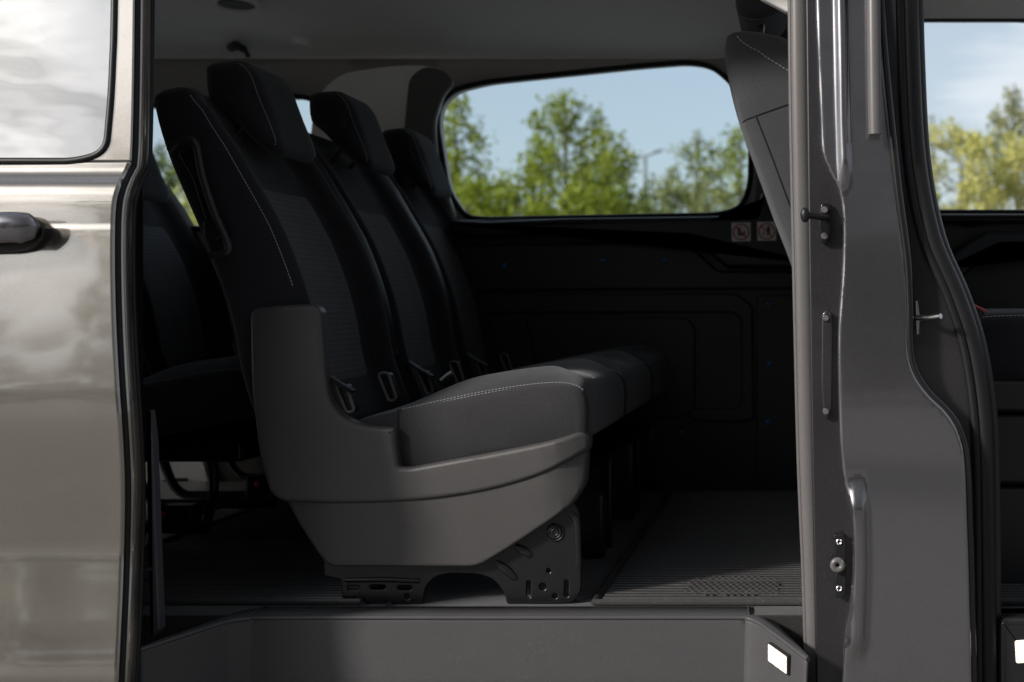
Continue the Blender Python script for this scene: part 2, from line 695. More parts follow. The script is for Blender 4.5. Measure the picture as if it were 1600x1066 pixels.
# ------------------------------------------------------------------ ground
m, t, b = new_mat('worn asphalt and grass verge')
pos = N(t, 'ShaderNodeNewGeometry')
sx = N(t, 'ShaderNodeSeparateXYZ')
t.links.new(pos.outputs['Position'], sx.inputs[0])
far = math_node(t, 'GREATER_THAN', math_node(t, 'MULTIPLY_ADD', noise(t, 0.6, 4, coord='Object'), 2.0, sx.outputs[1]), 16.0)
asph = ramp(t, noise(t, 6, 8, 0.7), [(0.3, (0.12, 0.117, 0.112)), (0.7, (0.19, 0.185, 0.177))])
gr = ramp(t, noise(t, 2.5, 8, 0.7), [(0.3, (0.035, 0.06, 0.015)), (0.7, (0.09, 0.12, 0.03))])
t.links.new(mix_rgb(t, far, asph, gr), b.inputs['Base Color'])
b.inputs['Roughness'].default_value = 0.9
bump(t, b, noise(t, 90, 4), 0.5, 0.01)
bm = bmesh.new()
bmesh.ops.create_grid(bm, x_segments=8, y_segments=8, size=900)
g = link('ground', bm, m)
g['kind'] = 'structure'

# ------------------------------------------------------------------ the van
van = empty('van', (0, 2.8, 0), 'dark grey metallic van with its sliding side door and front door open', 'van')
FL = 0.56          # cabin floor height
YW = 3.62          # far inner side wall

# roof skin, floor, closing walls
bm = bmesh.new()
prof = [(2.02, 1.80), (2.05, 1.90), (2.14, 1.965), (2.4, 1.995), (2.9, 2.01), (3.4, 1.995), (3.66, 1.975), (3.75, 1.94), (3.78, 1.89),
        (3.74, 1.89), (3.70, 1.91), (3.62, 1.94), (3.4, 1.96), (2.9, 1.975), (2.4, 1.96), (2.18, 1.93), (2.10, 1.88), (2.06, 1.80)]


def nose(x, y, z, top):
    """the cabin narrows and its roof edge rises towards the front"""
    k = sstep(-0.25, 0.30, x)
    if y > 2.9:
        y = 2.9 + (y - 2.9) * (1 - 0.36 * k)
        z = z + (top - z) * 0.62 * k
    return Vector((x, y, z))


bm_loft(bm, [[nose(x, y, z, 2.0) for y, z in prof] for x in (-2.7, -1.2, -0.25, -0.1, 0.05, 0.2, 0.3, 1.25)])
link('roof', bm, M['paint'], van)
bm = bmesh.new()
hp = catmull([(0, 2.10, 1.83), (0, 2.16, 1.875), (0, 2.3, 1.905), (0, 2.6, 1.92), (0, 2.9, 1.925), (0, 3.2, 1.917), (0, 3.42, 1.895), (0, 3.54, 1.868), (0, 3.60, 1.848), (0, 3.615, 1.838)], 5)
up = [p + Vector((0, 0, 0.015)) for p in reversed(hp)]
bm_loft(bm, [[nose(x, p.y, p.z, 1.925) for p in list(hp) + up] for x in (-2.62, -1.8, -1.0, -0.25, -0.1, 0.05, 0.2, 0.3, 0.7, 1.2)])
liner = link('headliner', bm, M['headliner'], van)
box('floor', (-2.62, 2.13, 0.44), (1.55, 3.70, FL), M['carpet'], van, bevel=0.003)
# rear of the van with tailgate window
tg = box('tailgate', (-2.68, 2.06, 0.40), (-2.622, 3.74, 0.90), M['trim'], van)
box('window_frame', (-2.68, 2.06, 1.75), (-2.622, 3.74, 1.93), M['trim'], tg)
box('window_frame', (-2.68, 2.06, 0.902), (-2.622, 2.30, 1.748), M['trim'], tg)
box('window_frame', (-2.68, 3.50, 0.902), (-2.622, 3.74, 1.748), M['trim'], tg)
box('rear_window', (-2.66, 2.29, 0.89), (-2.655, 3.51, 1.76), M['glass_clear'], van, bevel=0)
box('dashboard', (1.15, 2.10, 0.45), (1.60, 3.34, 1.22), M['trim'], van, bevel=0.04)
# near body side behind the slid-back door
box('quarter_panel', (-2.68, 2.04, 0.30), (-1.172, 2.10, 1.86), M['jamb_dark'], van, bevel=0.01)

# ---- far side wall with window openings
win1 = fillet([(683, 195), (686, 165), (708, 141), (760, 128), (1000, 103), (1075, 97, 40), (1112, 103, 40), (1150, 135, 30), (1174, 200, 60), (1172, 290, 30), (1158, 326, 20), (1120, 336, 20), (1060, 337), (760, 343), (728, 340, 25), (700, 300, 30)], 22, 6)
win2 = fillet([(120, 190), (150, 170), (470, 150), (520, 165), (560, 350), (520, 357), (140, 357), (120, 340)], 18, 5)
win3 = fillet([(1380, 40), (1400, 29), (1600, 29), (1850, 60), (1980, 200), (2010, 325), (1990, 332), (1420, 332), (1380, 325)], 14, 5)
outer = [(P(0, 0, YW), 0)]
oz = lambda z: CY - (z - ZC) * F / YW
ox = lambda x: CX + x * F / YW
wall = link('side_wall', bm_wall((ox(-2.62), oz(1.90), ox(0.12), oz(0.50)), (win2, win1), YW), M['liner_mid'], van, recalc=False, solid=0.06)
YF = 3.36
fdoor = link('front_door', bm_wall((CX + 0.10 * F / YF, CY - (1.905 - ZC) * F / YF, CX + 1.25 * F / YF, CY + 0.60 * F / YF), (win3,), YF), M['liner_dark'], van, recalc=False, solid=0.05)
box('door_post', (0.06, YF, 0.5), (0.115, YW, 1.90), M['liner_dark'], van)
for nm, h, gm, YW_ in (('side_window', win1, 'glass_far', YW), ('side_window', win2, 'glass_far', YW), ('front_door_window', win3, 'glass_clear', YF)):
    gp = panel(nm, h, YW_ + 0.03, 0, M[gm], van, bevel=0)
    tube('window_seal', [P(p[0], p[1], YW_ - 0.002) for p in h], 0.008, M['rubber'], gp, seg=8, loop=True)
# outer skin of the far side below the belt
box('outer_side', (-2.68, YW + 0.062, 0.30), (0.1, YW + 0.14, 1.30), M['paint'], van, bevel=0.02)

# lower far wall trim, stacked boards with their own relief
YT = 3.56
trim = panel('side_trim', fillet([(560, 345), (1300, 338), (1300, 775), (560, 775)], 4), YT, 0.055, M['trim'], van, bevel=0.006)
panel('window_ledge', fillet([(700, 343), (760, 346), (880, 341), (1100, 338), (1180, 336), (1190, 300), (1225, 300), (1290, 336), (1290, 420), (1135, 419), (1080, 372), (900, 366), (740, 372), (700, 362)], 6), 3.50, 0.058, M['trim_blue'], trim, bevel=0.014)
panel('upper_board', fillet([(700, 383), (1072, 378), (1122, 424), (1300, 424), (1300, 451), (700, 455)], 8), 3.535, 0.024, M['trim'], trim, bevel=0.008)
panel('pocket_frame', fillet([(700, 461), (1150, 459), (1176, 478), (1178, 655), (1160, 660), (1080, 658), (1074, 640), (1150, 640), (1158, 626), (1158, 500), (1145, 488), (700, 490)], 7), 3.54, 0.018, M['trim'], trim, bevel=0.006)
panel('inner_board', fillet([(820, 498), (1072, 496), (1086, 510), (1086, 640), (1060, 655), (860, 655)], 9), 3.545, 0.014, M['trim'], trim, bevel=0.006)
panel('edge_board', fillet([(1182, 462), (1300, 460), (1300, 772), (1182, 772)], 7), 3.548, 0.011, M['trim'], trim, bevel=0.005)
for x, y in ((788, 415), (942, 407), (1038, 407), (1201, 475), (1202, 568), (1200, 660), (1065, 675)):
    bm = bmesh.new()
    bmesh.ops.create_uvsphere(bm, u_segments=10, v_segments=6, radius=0.0075)
    bmesh.ops.scale(bm, verts=bm.verts, vec=(1, 0.5, 1))
    bmesh.ops.translate(bm, verts=bm.verts, vec=P(x, y, 3.531 if y < 460 else 3.545))
    link('trim_clip', bm, M['blue'], trim)


# warning stickers
def figure(bm, cx, cy, s, Y, lean):
    bm_tube(bm, [P(cx, cy - 5.2 * s, Y), P(cx, cy - 3.4 * s, Y)], [0.0032 * s, 0.0032 * s], 8, flat=0.12, up=(0, 1, 0))
    bm_tube(bm, [P(cx, cy - 3 * s, Y), P(cx + lean * 0.3, cy + 0.8 * s, Y)], [0.0036 * s, 0.003 * s], 8, flat=0.12, up=(0, 1, 0))
    bm_tube(bm, [P(cx, cy + 0.5 * s, Y), P(cx - 1.3 * s + lean, cy + 5 * s, Y)], [0.0016 * s] * 2, 8, flat=0.2, up=(0, 1, 0))
    bm_tube(bm, [P(cx, cy + 0.5 * s, Y), P(cx + 1.5 * s + lean, cy + 5 * s, Y)], [0.0016 * s] * 2, 8, flat=0.2, up=(0, 1, 0))


YS = 3.499
for k, (x0, y0) in enumerate(((1143, 348), (1183, 347))):
    st = panel('warning_sticker', fillet([(x0, y0), (x0 + 29.5, y0 - 0.5), (x0 + 30, y0 + 29), (x0 + 0.5, y0 + 29.5)], 1, 2), YS, 0.0008, M['white'], trim, bevel=0)
    st['label'] = ('white sticker with red barred circle over a seated figure and child', 'white sticker with red barred circle over a standing figure')[k]
    cx, cy = x0 + 15, y0 + 14.6
    bm = bmesh.new()
    bm_tube(bm, [P(p[0], p[1], YS - 0.0006) for p in ring2d(cx, cy, 12.2, 32)], 0.0021, 8, flat=0.15, up=(0, 1, 0), loop=True)
    bm_tube(bm, [P(cx - 8.6, cy - 8.6, YS - 0.0010), P(cx + 8.6, cy + 8.6, YS - 0.0010)], 0.0018, 8, flat=0.12, up=(0, 1, 0))
    link('barred_ring', bm, M['red'], st)
    bm = bmesh.new()
    if k == 0:
        figure(bm, cx - 3.0, cy - 0.5, 1.25, YS - 0.0006, 0)
        bm_tube(bm, [P(cx - 2.5, cy + 4.5, YS - 0.0006), P(cx + 2.5, cy + 3.0, YS - 0.0006)], 0.0035, 8, flat=0.12, up=(0, 1, 0))
        figure(bm, cx + 4.8, cy + 2.6, 0.75, YS - 0.0006, 0)
    else:
        figure(bm, cx + 2.5, cy - 0.8, 1.45, YS - 0.0006, 0.5)
        figure(bm, cx - 5.0, cy + 3.0, 0.6, YS - 0.0006, 0)
    link('pictogram', bm, M['ink'], st)

# far pillar linings and headliner fittings
panel('pillar_lining', fillet([(470, 345), (488, 168), (505, 135), (535, 113), (600, 103), (650, 100), (688, 106), (708, 126), (688, 150), (676, 190), (680, 250), (700, 310), (712, 345)], 16, 5), 3.575, 0.04, M['headliner'], van, bevel=0.012)
panel('belt_column', fillet([(636, 345), (630, 200), (638, 120), (662, 102), (690, 108), (708, 126), (689, 150), (677, 190), (681, 250), (700, 310), (712, 345)], 14, 5), 3.555, 0.02, M['liner_dark'], van, bevel=0.012)
panel('front_pillar_lining', fillet([(1178, 338), (1182, 210), (1165, 140), (1135, 104), (1240, 80), (1400, 20), (1378, 40), (1378, 338)], 10), 3.585, 0.03, M['liner_dark'], van, bevel=0.01)
tube('grab_handle', catmull([P(832, 26, 3.50), P(842, 20, 3.46), P(870, 17, 3.44), P(915, 13, 3.44), P(942, 11, 3.46), P(953, 15, 3.50)], 5), 0.011, M['liner_dark'], liner, up=(0, 0, 1), flat=0.7)
ring_c = Vector((-1.50, 3.24, 1.9095))
bm = bmesh.new()
bm_tube(bm, [ring_c + Vector((math.cos(a) * 0.052, math.sin(a) * 0.052, -0.002 - 0.11 * math.sin(a) * 0.052)) for a in [k * math.pi / 14 for k in range(28)]], 0.007, 8, loop=True)
ringo = link('roof_vent', bm, M['headliner'], liner)
bm = bmesh.new()
bmesh.ops.create_cone(bm, cap_ends=True, segments=24, radius1=0.048, radius2=0.048, depth=0.006, matrix=Matrix.Translation(ring_c + Vector((0, 0, -0.002))))
link('vent_disc', bm, M['trim'], ringo)
for hx, hy, mm in ((368, 76, 'trim'), (466, 66, 'headliner')):
    bm = bmesh.new()
    bm_tube(bm, catmull([P(hx - 6, hy - 2, 3.56), P(hx + 2, hy - 4, 3.51), P(hx + 14, hy + 2, 3.50), P(hx + 20, hy + 12, 3.52)], 5), [0.014] * 6 + [0.011] * 5 + [0.007] * 5, 10)
    link('coat_hook', bm, M[mm], liner)

# ---- front cabin seen past the pillar
panel('door_trim', fillet([(1380, 336), (1480, 336), (1505, 352), (1640, 336), (2000, 336), (2000, 800), (1380, 800)], 8), 3.315, 0.04, M['trim'], van, bevel=0.01)
panel('door_armrest', fillet([(1462, 420), (1500, 385), (1540, 362), (1900, 360), (1900, 384), (1560, 386), (1520, 420), (1490, 450)], 8), 3.26, 0.06, M['trim_blue'], van, bevel=0.014)
panel('door_ledge', fillet([(1440, 334), (1990, 334), (1990, 349), (1440, 349)], 5), 3.28, 0.07, M['trim_blue'], van, bevel=0.012)


# ---- sliding door, slid back along the outside of the body
DZ = [(-0.0, 1.93), (0.47, 1.896), (0.515, 1.888), (0.69, 1.914), (0.735, 1.915), (0.90, 1.893), (0.95, 1.8905), (1.00, 1.8935), (1.212, 1.912), (1.222, 1.914), (1.285, 1.920), (1.308, 1.935), (1.318, 1.9405), (1.330, 1.942), (1.45, 1.955), (1.62, 1.975), (1.9, 2.005)]
DY0 = 1.93
dprof = catmull([(z, y, 0) for z, y in DZ], 8)


def door_y(x, z):
    tab = [(p.x, p.y) for p in dprof]
    base = lerp_tab(tab, z)
    bow = 0.003 * sstep(-1.45, -1.07, x)           # the leading edge curls in a little
    wave = 0.0022 * math.sin(x * 9.0 + z * 5.0) * sstep(0.0, 0.2, -1.1 - x)
    return base - DY0 + bow + wave


def dpx(x, z):
    return (CX + x * F / DY0, CY - (z - ZC) * F / DY0)


edge = [(208, -70), (206, 120), (203, 240), (199, 262), (188, 283), (178, 320), (176, 400), (178, 500), (183, 600), (189, 690), (192, 770), (190, 880), (186, 980), (181, 1080), (176, 1200)]
edge2 = catmull([(a, b, 0) for a, b in edge], 4)


def edge_x(py):
    return lerp_tab([(p.y, p.x) for p in edge2], py)


# outline in pixels at the door's own depth; corrected for local depth so the leading edge falls where it should
def at_depth(px, py, off=0.0):
    z = ZC - (py - CY) / F * DY0
    for _ in range(4):
        y = DY0 + door_y(-1.09, z) + off
        z = ZC - (py - CY) / F * y
    y = DY0 + door_y(-1.09, z) + off
    x = (px - CX) / F * y
    return x, z


hole_px = fillet([(-400, -60), (-400, 252), (120, 252, 40), (166, 238, 30), (174, 150, 30), (178, 60), (180, -60)], 6, 8)
hole_edge = catmull([(40, 252.2, 0), (112, 251.2, 0), (134, 248, 0), (150, 241, 0), (160, 229, 0), (166, 212, 0), (170, 180, 0), (174, 130, 0), (178, 50, 0), (181, -70, 0)], 5)
hole_tab = sorted([(p.y, p.x) for p in hole_edge])
pys = [-232, -200, -160, -120, -90] + [-70 + k * 9 for k in range(33)] + [222 + k * 2.5 for k in range(12)] + [251.2, 252.4] + [256 + k * 4 for k in range(30)] + [378 + k * 12 for k in range(66)]
NCOL = 56
rows, rows_up, rows_back, rows_head = [], [], [], []
for py in pys:
    xe, z = at_depth(edge_x(py), py)
    if py < 252.3:
        xl, _ = at_depth(lerp_tab(hole_tab, py), py)
    else:
        xl = -2.12
    row = []
    for k in range(NCOL + 1):
        t_ = k / NCOL
        t_ = 1 - (1 - t_) ** 1.35
        x = xl + (xe - xl) * t_
        row.append(Vector((x, DY0 + door_y(x, z), z)))
    (rows_up if py < 252.3 else rows).append(row)
    if py < 252.3:
        xr, _ = at_depth(-398, py)
        rows_back.append([Vector((-2.12 + (xr + 2.12) * k / 8, DY0 + door_y(-2.0, z), z)) for k in range(9)])
    if py <= -61:
        xa, xb = at_depth(-398, py)[0], at_depth(181, py)[0]
        rows_head.append([Vector((xa + (xb - xa) * k / 20, DY0 + door_y(xa + (xb - xa) * k / 20, z), z)) for k in range(21)])
bm = bmesh.new()
bm_loft(bm, rows_up, closed=False, caps=False)
bm_loft(bm, rows_back, closed=False, caps=False)
bm_loft(bm, rows_head, closed=False, caps=False)
bm_loft(bm, rows, closed=False, caps=False)
bm.normal_update()
if sum(f.normal.y for f in bm.faces) > 0:
    bmesh.ops.reverse_faces(bm, faces=bm.faces)
sdoor = link('sliding_door', bm, M['paint'], van, recalc=False, solid=0.03, smooth=180)
dhole = [dpx(*at_depth(p[0], p[1])) for p in hole_px]
panel('door_window', dhole, DY0, 0, M['glass_dark'], sdoor, bevel=0, grid=0.04, yf=lambda x, z: door_y(x, z) + 0.006, smooth=180)
path = []
for a, b in [(p[0], p[1]) for p in hole_px]:
    x, z = at_depth(a, b)
    path.append(Vector((x, DY0 + door_y(x, z) + 0.001, z)))
tube('window_gasket', path, 0.006, M['rubber'], sdoor, seg=8, loop=True)
# backing of the glass: the dark door lining
panel('door_lining', [dpx(-2.10, 0.34), dpx(-2.10, 1.64), dpx(-1.13, 1.64), dpx(-1.13, 0.34)], 1.985, 0.02, M['rubber'], sdoor, bevel=0.004, yf=lambda x, z: 0.06 * sstep(1.3, 1.7, z))
# leading-edge return (bright rolled edge) and its black seals
pe = []
for k in range(80):
    py = -232 + k * (1200 + 232) / 79
    x, z = at_depth(edge_x(py), py)
    pe.append(Vector((x, DY0 + door_y(x, z), z)))
bm = bmesh.new()
rings = []
for p in pe:
    rings.append([p + Vector((0.000, 0.010, 0)), p + Vector((0.003, 0.012, 0)), p + Vector((0.008, 0.018, 0)), p + Vector((0.010, 0.028, 0)),
                  p + Vector((0.010, 0.036, 0)), p + Vector((0.004, 0.040, 0)), p + Vector((-0.02, 0.040, 0)), p + Vector((-0.02, 0.02, 0))])
bm_loft(bm, rings)
link('leading_edge', bm, M['paint'], sdoor, smooth=50)
tube('edge_seal', [p + Vector((0.003, 0.010, 0)) for p in pe], 0.0045, M['rubber'], sdoor, seg=8)
tube('edge_seal', [p + Vector((0.008, 0.043, 0)) for p in pe], 0.0045, M['rubber'], sdoor, seg=10)
# handle with its rear shadow pocket
hy = 1.868
hb = catmull([P(-110, 372, hy), P(-60, 360, hy), P(0, 355, hy), P(35, 356, hy + 0.004), P(58, 363, hy + 0.012)], 6)
bm = bmesh.new()
nn = len(hb)
bm_tube(bm, hb, [0.024 * min(1, 0.35 + 3.2 * (1 - i / (nn - 1))) ** 0.8 if i > nn * 0.6 else 0.024 for i in range(nn)], 16, flat=0.55, up=(0, 1, 0))
hand = link('door_handle', bm, M['jamb'], sdoor, smooth=80)
panel('handle_pocket', fillet([(-80, 335), (45, 335), (67, 350), (68, 368), (50, 388), (20, 394), (-80, 396)], 10), 1.899, 0.006, M['blackgloss'], hand, bevel=0.002)
# guide pin on the door edge
pin = P(212, 891, 1.975)
tube('guide_pin', [pin, pin + Vector((0.022, 0.008, 0))], [0.004, 0.0035], M['rubber'], sdoor)

# ---- rear jamb of the opening, with black seal and grey lower strip
bm = bmesh.new()
bm_box(bm, (-1.30, 2.07, 0.50), (-1.180, 2.20, 1.86))
link('rear_jamb', bm, M['rubber'], van, bevel=0.02)
panel('jamb_strip', fillet([(232, 640), (238, 690), (243, 830), (249, 985), (236, 1000), (232, 900), (229, 760)], 3), 2.058, 0.02, plastic('grey jamb plastic', (0.06, 0.06, 0.07), 0.5), van, bevel=0.004)

# ---- entry step
zr = FL
pl = [(-1.075, 1.975, 0.546), (-1.03, 2.042, 0.554), (-1.000, 2.088, 0.559), (-0.985, 2.108, zr), (-0.960, 2.124, zr), (-0.92, 2.13, zr), (-0.5, 2.13, zr), (-0.13, 2.13, zr), (-0.092, 2.124, zr), (-0.070, 2.104, 0.557), (-0.055, 2.080, 0.553), (-0.03, 2.040, 0.546), (0.013, 1.970, 0.533)]
pls = catmull(pl, 6)
bm = bmesh.new()
# rim surface (flush with the floor), rolled edge, riser, tread
rim_out, rim_in, lip, lip2, wallm, wallb = [], [], [], [], [], []
for i, p in enumerate(pls):
    t0 = pls[max(i - 1, 0)]
    t1 = pls[min(i + 1, len(pls) - 1)]
    d = (t1 - t0)
    nrm = Vector((-d.y, d.x, 0)).normalized()          # pointing to the cabin
    ef = min(i, len(pls) - 1 - i) / 8.0
    rim_out.append(p + Vector((0.0, 0.006 + 0.054 * min(1.0, ef), 0.001)))
    rim_in.append(p + Vector((0, 0.004, 0.0013)))
    lip.append(p + Vector((0, 0, -0.0012)))
    lip2.append(p - nrm * 0.0025 + Vector((0, 0, -0.0045)))
    wallm.append(p - nrm * 0.0030 + Vector((0, 0, -0.012)))
    wallb.append(Vector((p.x, p.y, 0.36)) - nrm * 0.012)
bm_loft(bm, [rim_out, rim_in, lip, lip2, wallm, [a.lerp(b, 0.06) for a, b in zip(wallm, wallb)], [a.lerp(b, 0.5) for a, b in zip(wallm, wallb)], wallb], closed=False, caps=False)
bm.normal_update()
if sum(f.normal.y for f in bm.faces) > 0:
    bmesh.ops.reverse_faces(bm, faces=bm.faces[:])
step = link('entry_step', bm, M['step'], van, smooth=70, recalc=False, solid=0.004)
tube('edge_highlight', [p + Vector((0, -0.0015, -0.0035)) for p in pls], 0.0042, plastic('step edge highlight', (0.06, 0.06, 0.064), 0.3, 0), step, seg=10)  # tube added in a brighter, glossier tone to draw the rim's highlight
box('step_tread', (-1.12, 1.96, 0.335), (0.012, 2.16, 0.358), M['step'], step, bevel=0.01)
box('lower_sill', (-2.68, 1.99, 0.20), (1.3, 2.04, 0.335), M['paint'], van, bevel=0.02)
box('sill_core', (-1.15, 2.14, 0.22), (1.2, 3.60, 0.43), M['trim'], van, bevel=0.01)


def lamp(p, q, zt, zb, parent):
    """lit rectangular courtesy lamp set in a bezel on the wall between plan points p and q"""
    p, q = Vector((*p, 0)), Vector((*q, 0))
    d = (q - p)
    nrm = Vector((d.y, -d.x, 0)).normalized()
    if nrm.y > 0:
        nrm = -nrm
    obs = []
    for nm, ex, off, mt in (('lamp_bezel', 0.002, 0.002, M['trim']), ('lamp_lens', 0.0, 0.003, M['lamp'])):
        bm = bmesh.new()
        dd = d.normalized() * ex
        ring = lambda o: [p - dd + nrm * o + Vector((0, 0, zt[0] + ex)), q + dd + nrm * o + Vector((0, 0, zt[1] + ex)),
                          q + dd + nrm * o + Vector((0, 0, zb[1] - ex)), p - dd + nrm * o + Vector((0, 0, zb[0] - ex))]
        bm_loft(bm, [ring(-0.01), ring(off)])
        obs.append(link(nm, bm, mt, parent, bevel=0.0015))
    return obs


lamp((-0.0520, 2.060), (-0.0205, 2.007), (0.530, 0.523), (0.501, 0.4945), step)

# ---- B pillar between the two door openings
YP = 2.0
edgeA = catmull([(a, b, 0) for a, b in ((1270, -310), (1273, -60), (1276, 60), (1281, 180), (1284, 235), (1296, 268), (1311, 300), (1317, 350), (1315, 430), (1309, 520), (1310, 640), (1314, 720), (1322, 775), (1331, 825), (1331, 900), (1325, 955), (1317, 1010), (1314, 1140))], 5)
edgeB = catmull([(a, b, 0) for a, b in ((1360, -310), (1372, -60), (1378, 60), (1390, 190), (1402, 300), (1415, 400), (1419, 470), (1420, 545), (1430, 585), (1452, 617), (1480, 645), (1500, 680), (1509, 730), (1513, 850), (1517, 1000), (1520, 1140))], 5)
out = [(p.x, p.y) for p in edgeA] + [(p.x, p.y) for p in reversed(edgeB)]


def pillar_y(x, z):
    y0 = 0.012 * math.sin((z - 0.9) * 2.2) + 0.06 * max(0, z - 1.2) ** 2
    px_, py_ = CX + x * F / YP, CY - (z - ZC) * F / YP
    if py_ < 305:                                        # pressed bead running up the pillar
        c_ = lerp_tab([(-310, 1312), (-60, 1314), (60, 1316), (180, 1318), (300, 1322)], py_)
        e_ = 1 - sstep(250, 300, py_)
        y0 -= 0.0085 * (1 - sstep(0.30, 1.0, abs(px_ - c_) / 12.0)) * e_
    if 740 < py_ < 1035:                                 # pressed pad low down, steeper on its right side
        c_ = lerp_tab([(740, 1340), (880, 1343), (1035, 1338)], py_)
        d_ = (px_ - c_)
        e_ = sstep(750, 790, py_) * (1 - sstep(995, 1030, py_))
        y0 -= 0.0125 * (1 - sstep(0.35, 1.0, abs(d_) / (15.0 if d_ > 0 else 19.0))) * e_
    return y0


pil = panel('b_pillar', out, YP, 0.07, M['jamb'], van, bevel=0.0065, bseg=4, grid=(0.0042, 0.014), yf=pillar_y, smooth=60)
# recessed flange on the left, where the latch parts sit
outl = [(1255, -310), (1258, -60), (1262, 300), (1268, 700), (1276, 1140)] + [(p.x + 3, p.y) for p in reversed(edgeA)]
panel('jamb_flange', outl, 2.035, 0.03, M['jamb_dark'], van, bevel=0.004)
# inner trim strip with its soft round front
bm = bmesh.new()
sa = catmull([P(1246, -285, 2.09), P(1248, -60, 2.09), P(1250, 150, 2.09), P(1255, 400, 2.09), P(1262, 700, 2.09), P(1270, 900, 2.09), P(1277, 1140, 2.09)], 6)
bm_tube(bm, sa, 0.0175, 16, flat=0.8, up=(0, 1, 0))
link('trim_strip', bm, M['strip'], van, smooth=80)
sb = [p + Vector((-0.0155, -0.004, 0)) for p in sa]
tube('strip_bead', sb, 0.0042, M['strip'], van, seg=8)
tube('gap_seal', [p + Vector((0.024, -0.012, 0)) for p in sa], 0.012, M['rubber'], van, seg=10)
# core of the pillar and inner lining
box('pillar_core', (0.004, 2.11, 0.45), (0.16, 2.20, 1.86), M['trim'], van, bevel=0.015)
# black moulding end piece
mp = [P(1362, -310, 1.985), P(1365, -60, 1.985), P(1366, 60, 1.985), P(1367, 150, 1.985), P(1368, 210, 1.985)]
mp = [p + Vector((0, 0.06 * max(0, p.z - 1.2) ** 2, 0)) for p in catmull(mp, 4)]
tube('moulding_end', mp, 0.0118, M['strip'], pil, seg=14, flat=0.9, up=(0, 1, 0))
# striker hook, cover plate, latch plate
stk = panel('striker_plate', fillet([(1282, 318), (1294, 315), (1299, 325), (1298, 370), (1292, 381), (1283, 380), (1279, 350)], 6), 2.022, 0.012, M['metal'], van, bevel=0.003, holes=())
for y in (328, 369):
    bm = bmesh.new()
    bmesh.ops.create_cone(bm, cap_ends=True, segments=12, radius1=0.0062, radius2=0.005, depth=0.006, matrix=Matrix.Translation(P(1288.5, y, 2.019)) @ Matrix.Rotation(R(90), 4, 'X'))
    link('bolt', bm, M['strip'], stk)
tube('striker_hook', [P(1292, 340, 2.018), P(1280, 339, 2.0), P(1262, 337, 1.985)], [0.006, 0.0055, 0.005], M['rubber'], stk, seg=10)
bm = bmesh.new()
bmesh.ops.create_uvsphere(bm, u_segments=16, v_segments=10, radius=0.0125)
bmesh.ops.scale(bm, verts=bm.verts, vec=(0.62, 0.5, 1))
bmesh.ops.translate(bm, verts=bm.verts, vec=P(1258, 336, 1.985))
link('striker_cap', bm, M['rubber'], stk)
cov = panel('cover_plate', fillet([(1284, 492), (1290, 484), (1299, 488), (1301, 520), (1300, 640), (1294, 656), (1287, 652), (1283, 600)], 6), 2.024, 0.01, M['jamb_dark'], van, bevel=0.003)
for y in (497, 643):
    bm = bmesh.new()
    bmesh.ops.create_cone(bm, cap_ends=True, segments=12, radius1=0.0055, radius2=0.0045, depth=0.005, matrix=Matrix.Translation(P(1290.5, y, 2.022)) @ Matrix.Rotation(R(90), 4, 'X'))
    link('screw', bm, M['strip'], cov)
lat = panel('latch_plate', fillet([(1303, 836), (1318, 834), (1322, 845), (1322, 925), (1318, 935), (1305, 934), (1304, 905), (1309, 885), (1304, 868)], 3), 2.02, 0.012, M['rubber'], van, bevel=0.002)
for y in (847, 920):
    bm = bmesh.new()
    bm_tube(bm, [P(p[0], p[1], 2.019) for p in ring2d(1311, y, 3.6, 12)], 0.0014, 6, loop=True)
    link('screw', bm, M['steel'], lat)
bm = bmesh.new()
rr = [P(p[0], p[1], 2.012) for p in ring2d(1309, 883, 7.5, 18)]
bm_tube(bm, rr, 0.0052, 10, loop=True)
link('latch_socket', bm, M['strip'], lat)
bm = bmesh.new()
bmesh.ops.create_cone(bm, cap_ends=True, segments=14, radius1=0.006, radius2=0.006, depth=0.004, matrix=Matrix.Translation(P(1309, 883, 2.016)) @ Matrix.Rotation(R(90), 4, 'X'))
link('latch_hole', bm, M['rubber'], lat)

# front opening: rear flange of the front door frame, seals, striker pin
edgeB2 = [(p.x - 3, p.y) for p in edgeB]
fr = catmull([(a, b, 0) for a, b in ((1428, -285), (1432, -60), (1436, 100), (1445, 250), (1468, 370), (1506, 460), (1532, 540), (1548, 640), (1553, 760), (1556, 1140))], 5)
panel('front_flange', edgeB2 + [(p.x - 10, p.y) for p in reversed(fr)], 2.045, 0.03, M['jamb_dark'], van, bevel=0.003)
tube('frame_seal', [P(p.x + 2, p.y, 2.012) for p in edgeB], 0.0075, M['blackgloss'], van, seg=10)
s1 = [P(p.x - 13, p.y, 2.05) for p in fr]
tube('door_seal', s1, 0.0165, M['rubber'], van, seg=16)
tube('door_seal', [P(p.x - 1, p.y, 2.075) for p in fr], 0.012, M['strip'] if False else M['trim'], van, seg=12)
tube('door_seal', [P(p.x - 27 - 0.0 * i, p.y, 2.04) for i, p in enumerate(fr)], 0.008, M['rubber'], van, seg=10)
ps = panel('striker_base', fillet([(1430, 471), (1434, 469), (1437, 495), (1436, 524), (1432, 522), (1431, 500)], 1), 2.038, 0.008, M['steel'], van, bevel=0.001)
tube('striker_pin', [P(1433, 497, 2.036), P(1452, 497, 2.015), P(1470, 494, 1.998)], [0.005, 0.0048, 0.0045], M['steel'], ps, seg=12)

# upper pale lining above the front seat and near header
panel('upper_lining', fillet([(1150, -60), (1300, -60), (1300, 30), (1232, 20), (1186, -4)], 6), 2.20, 0.02, M['liner_light'], van, bevel=0.005)
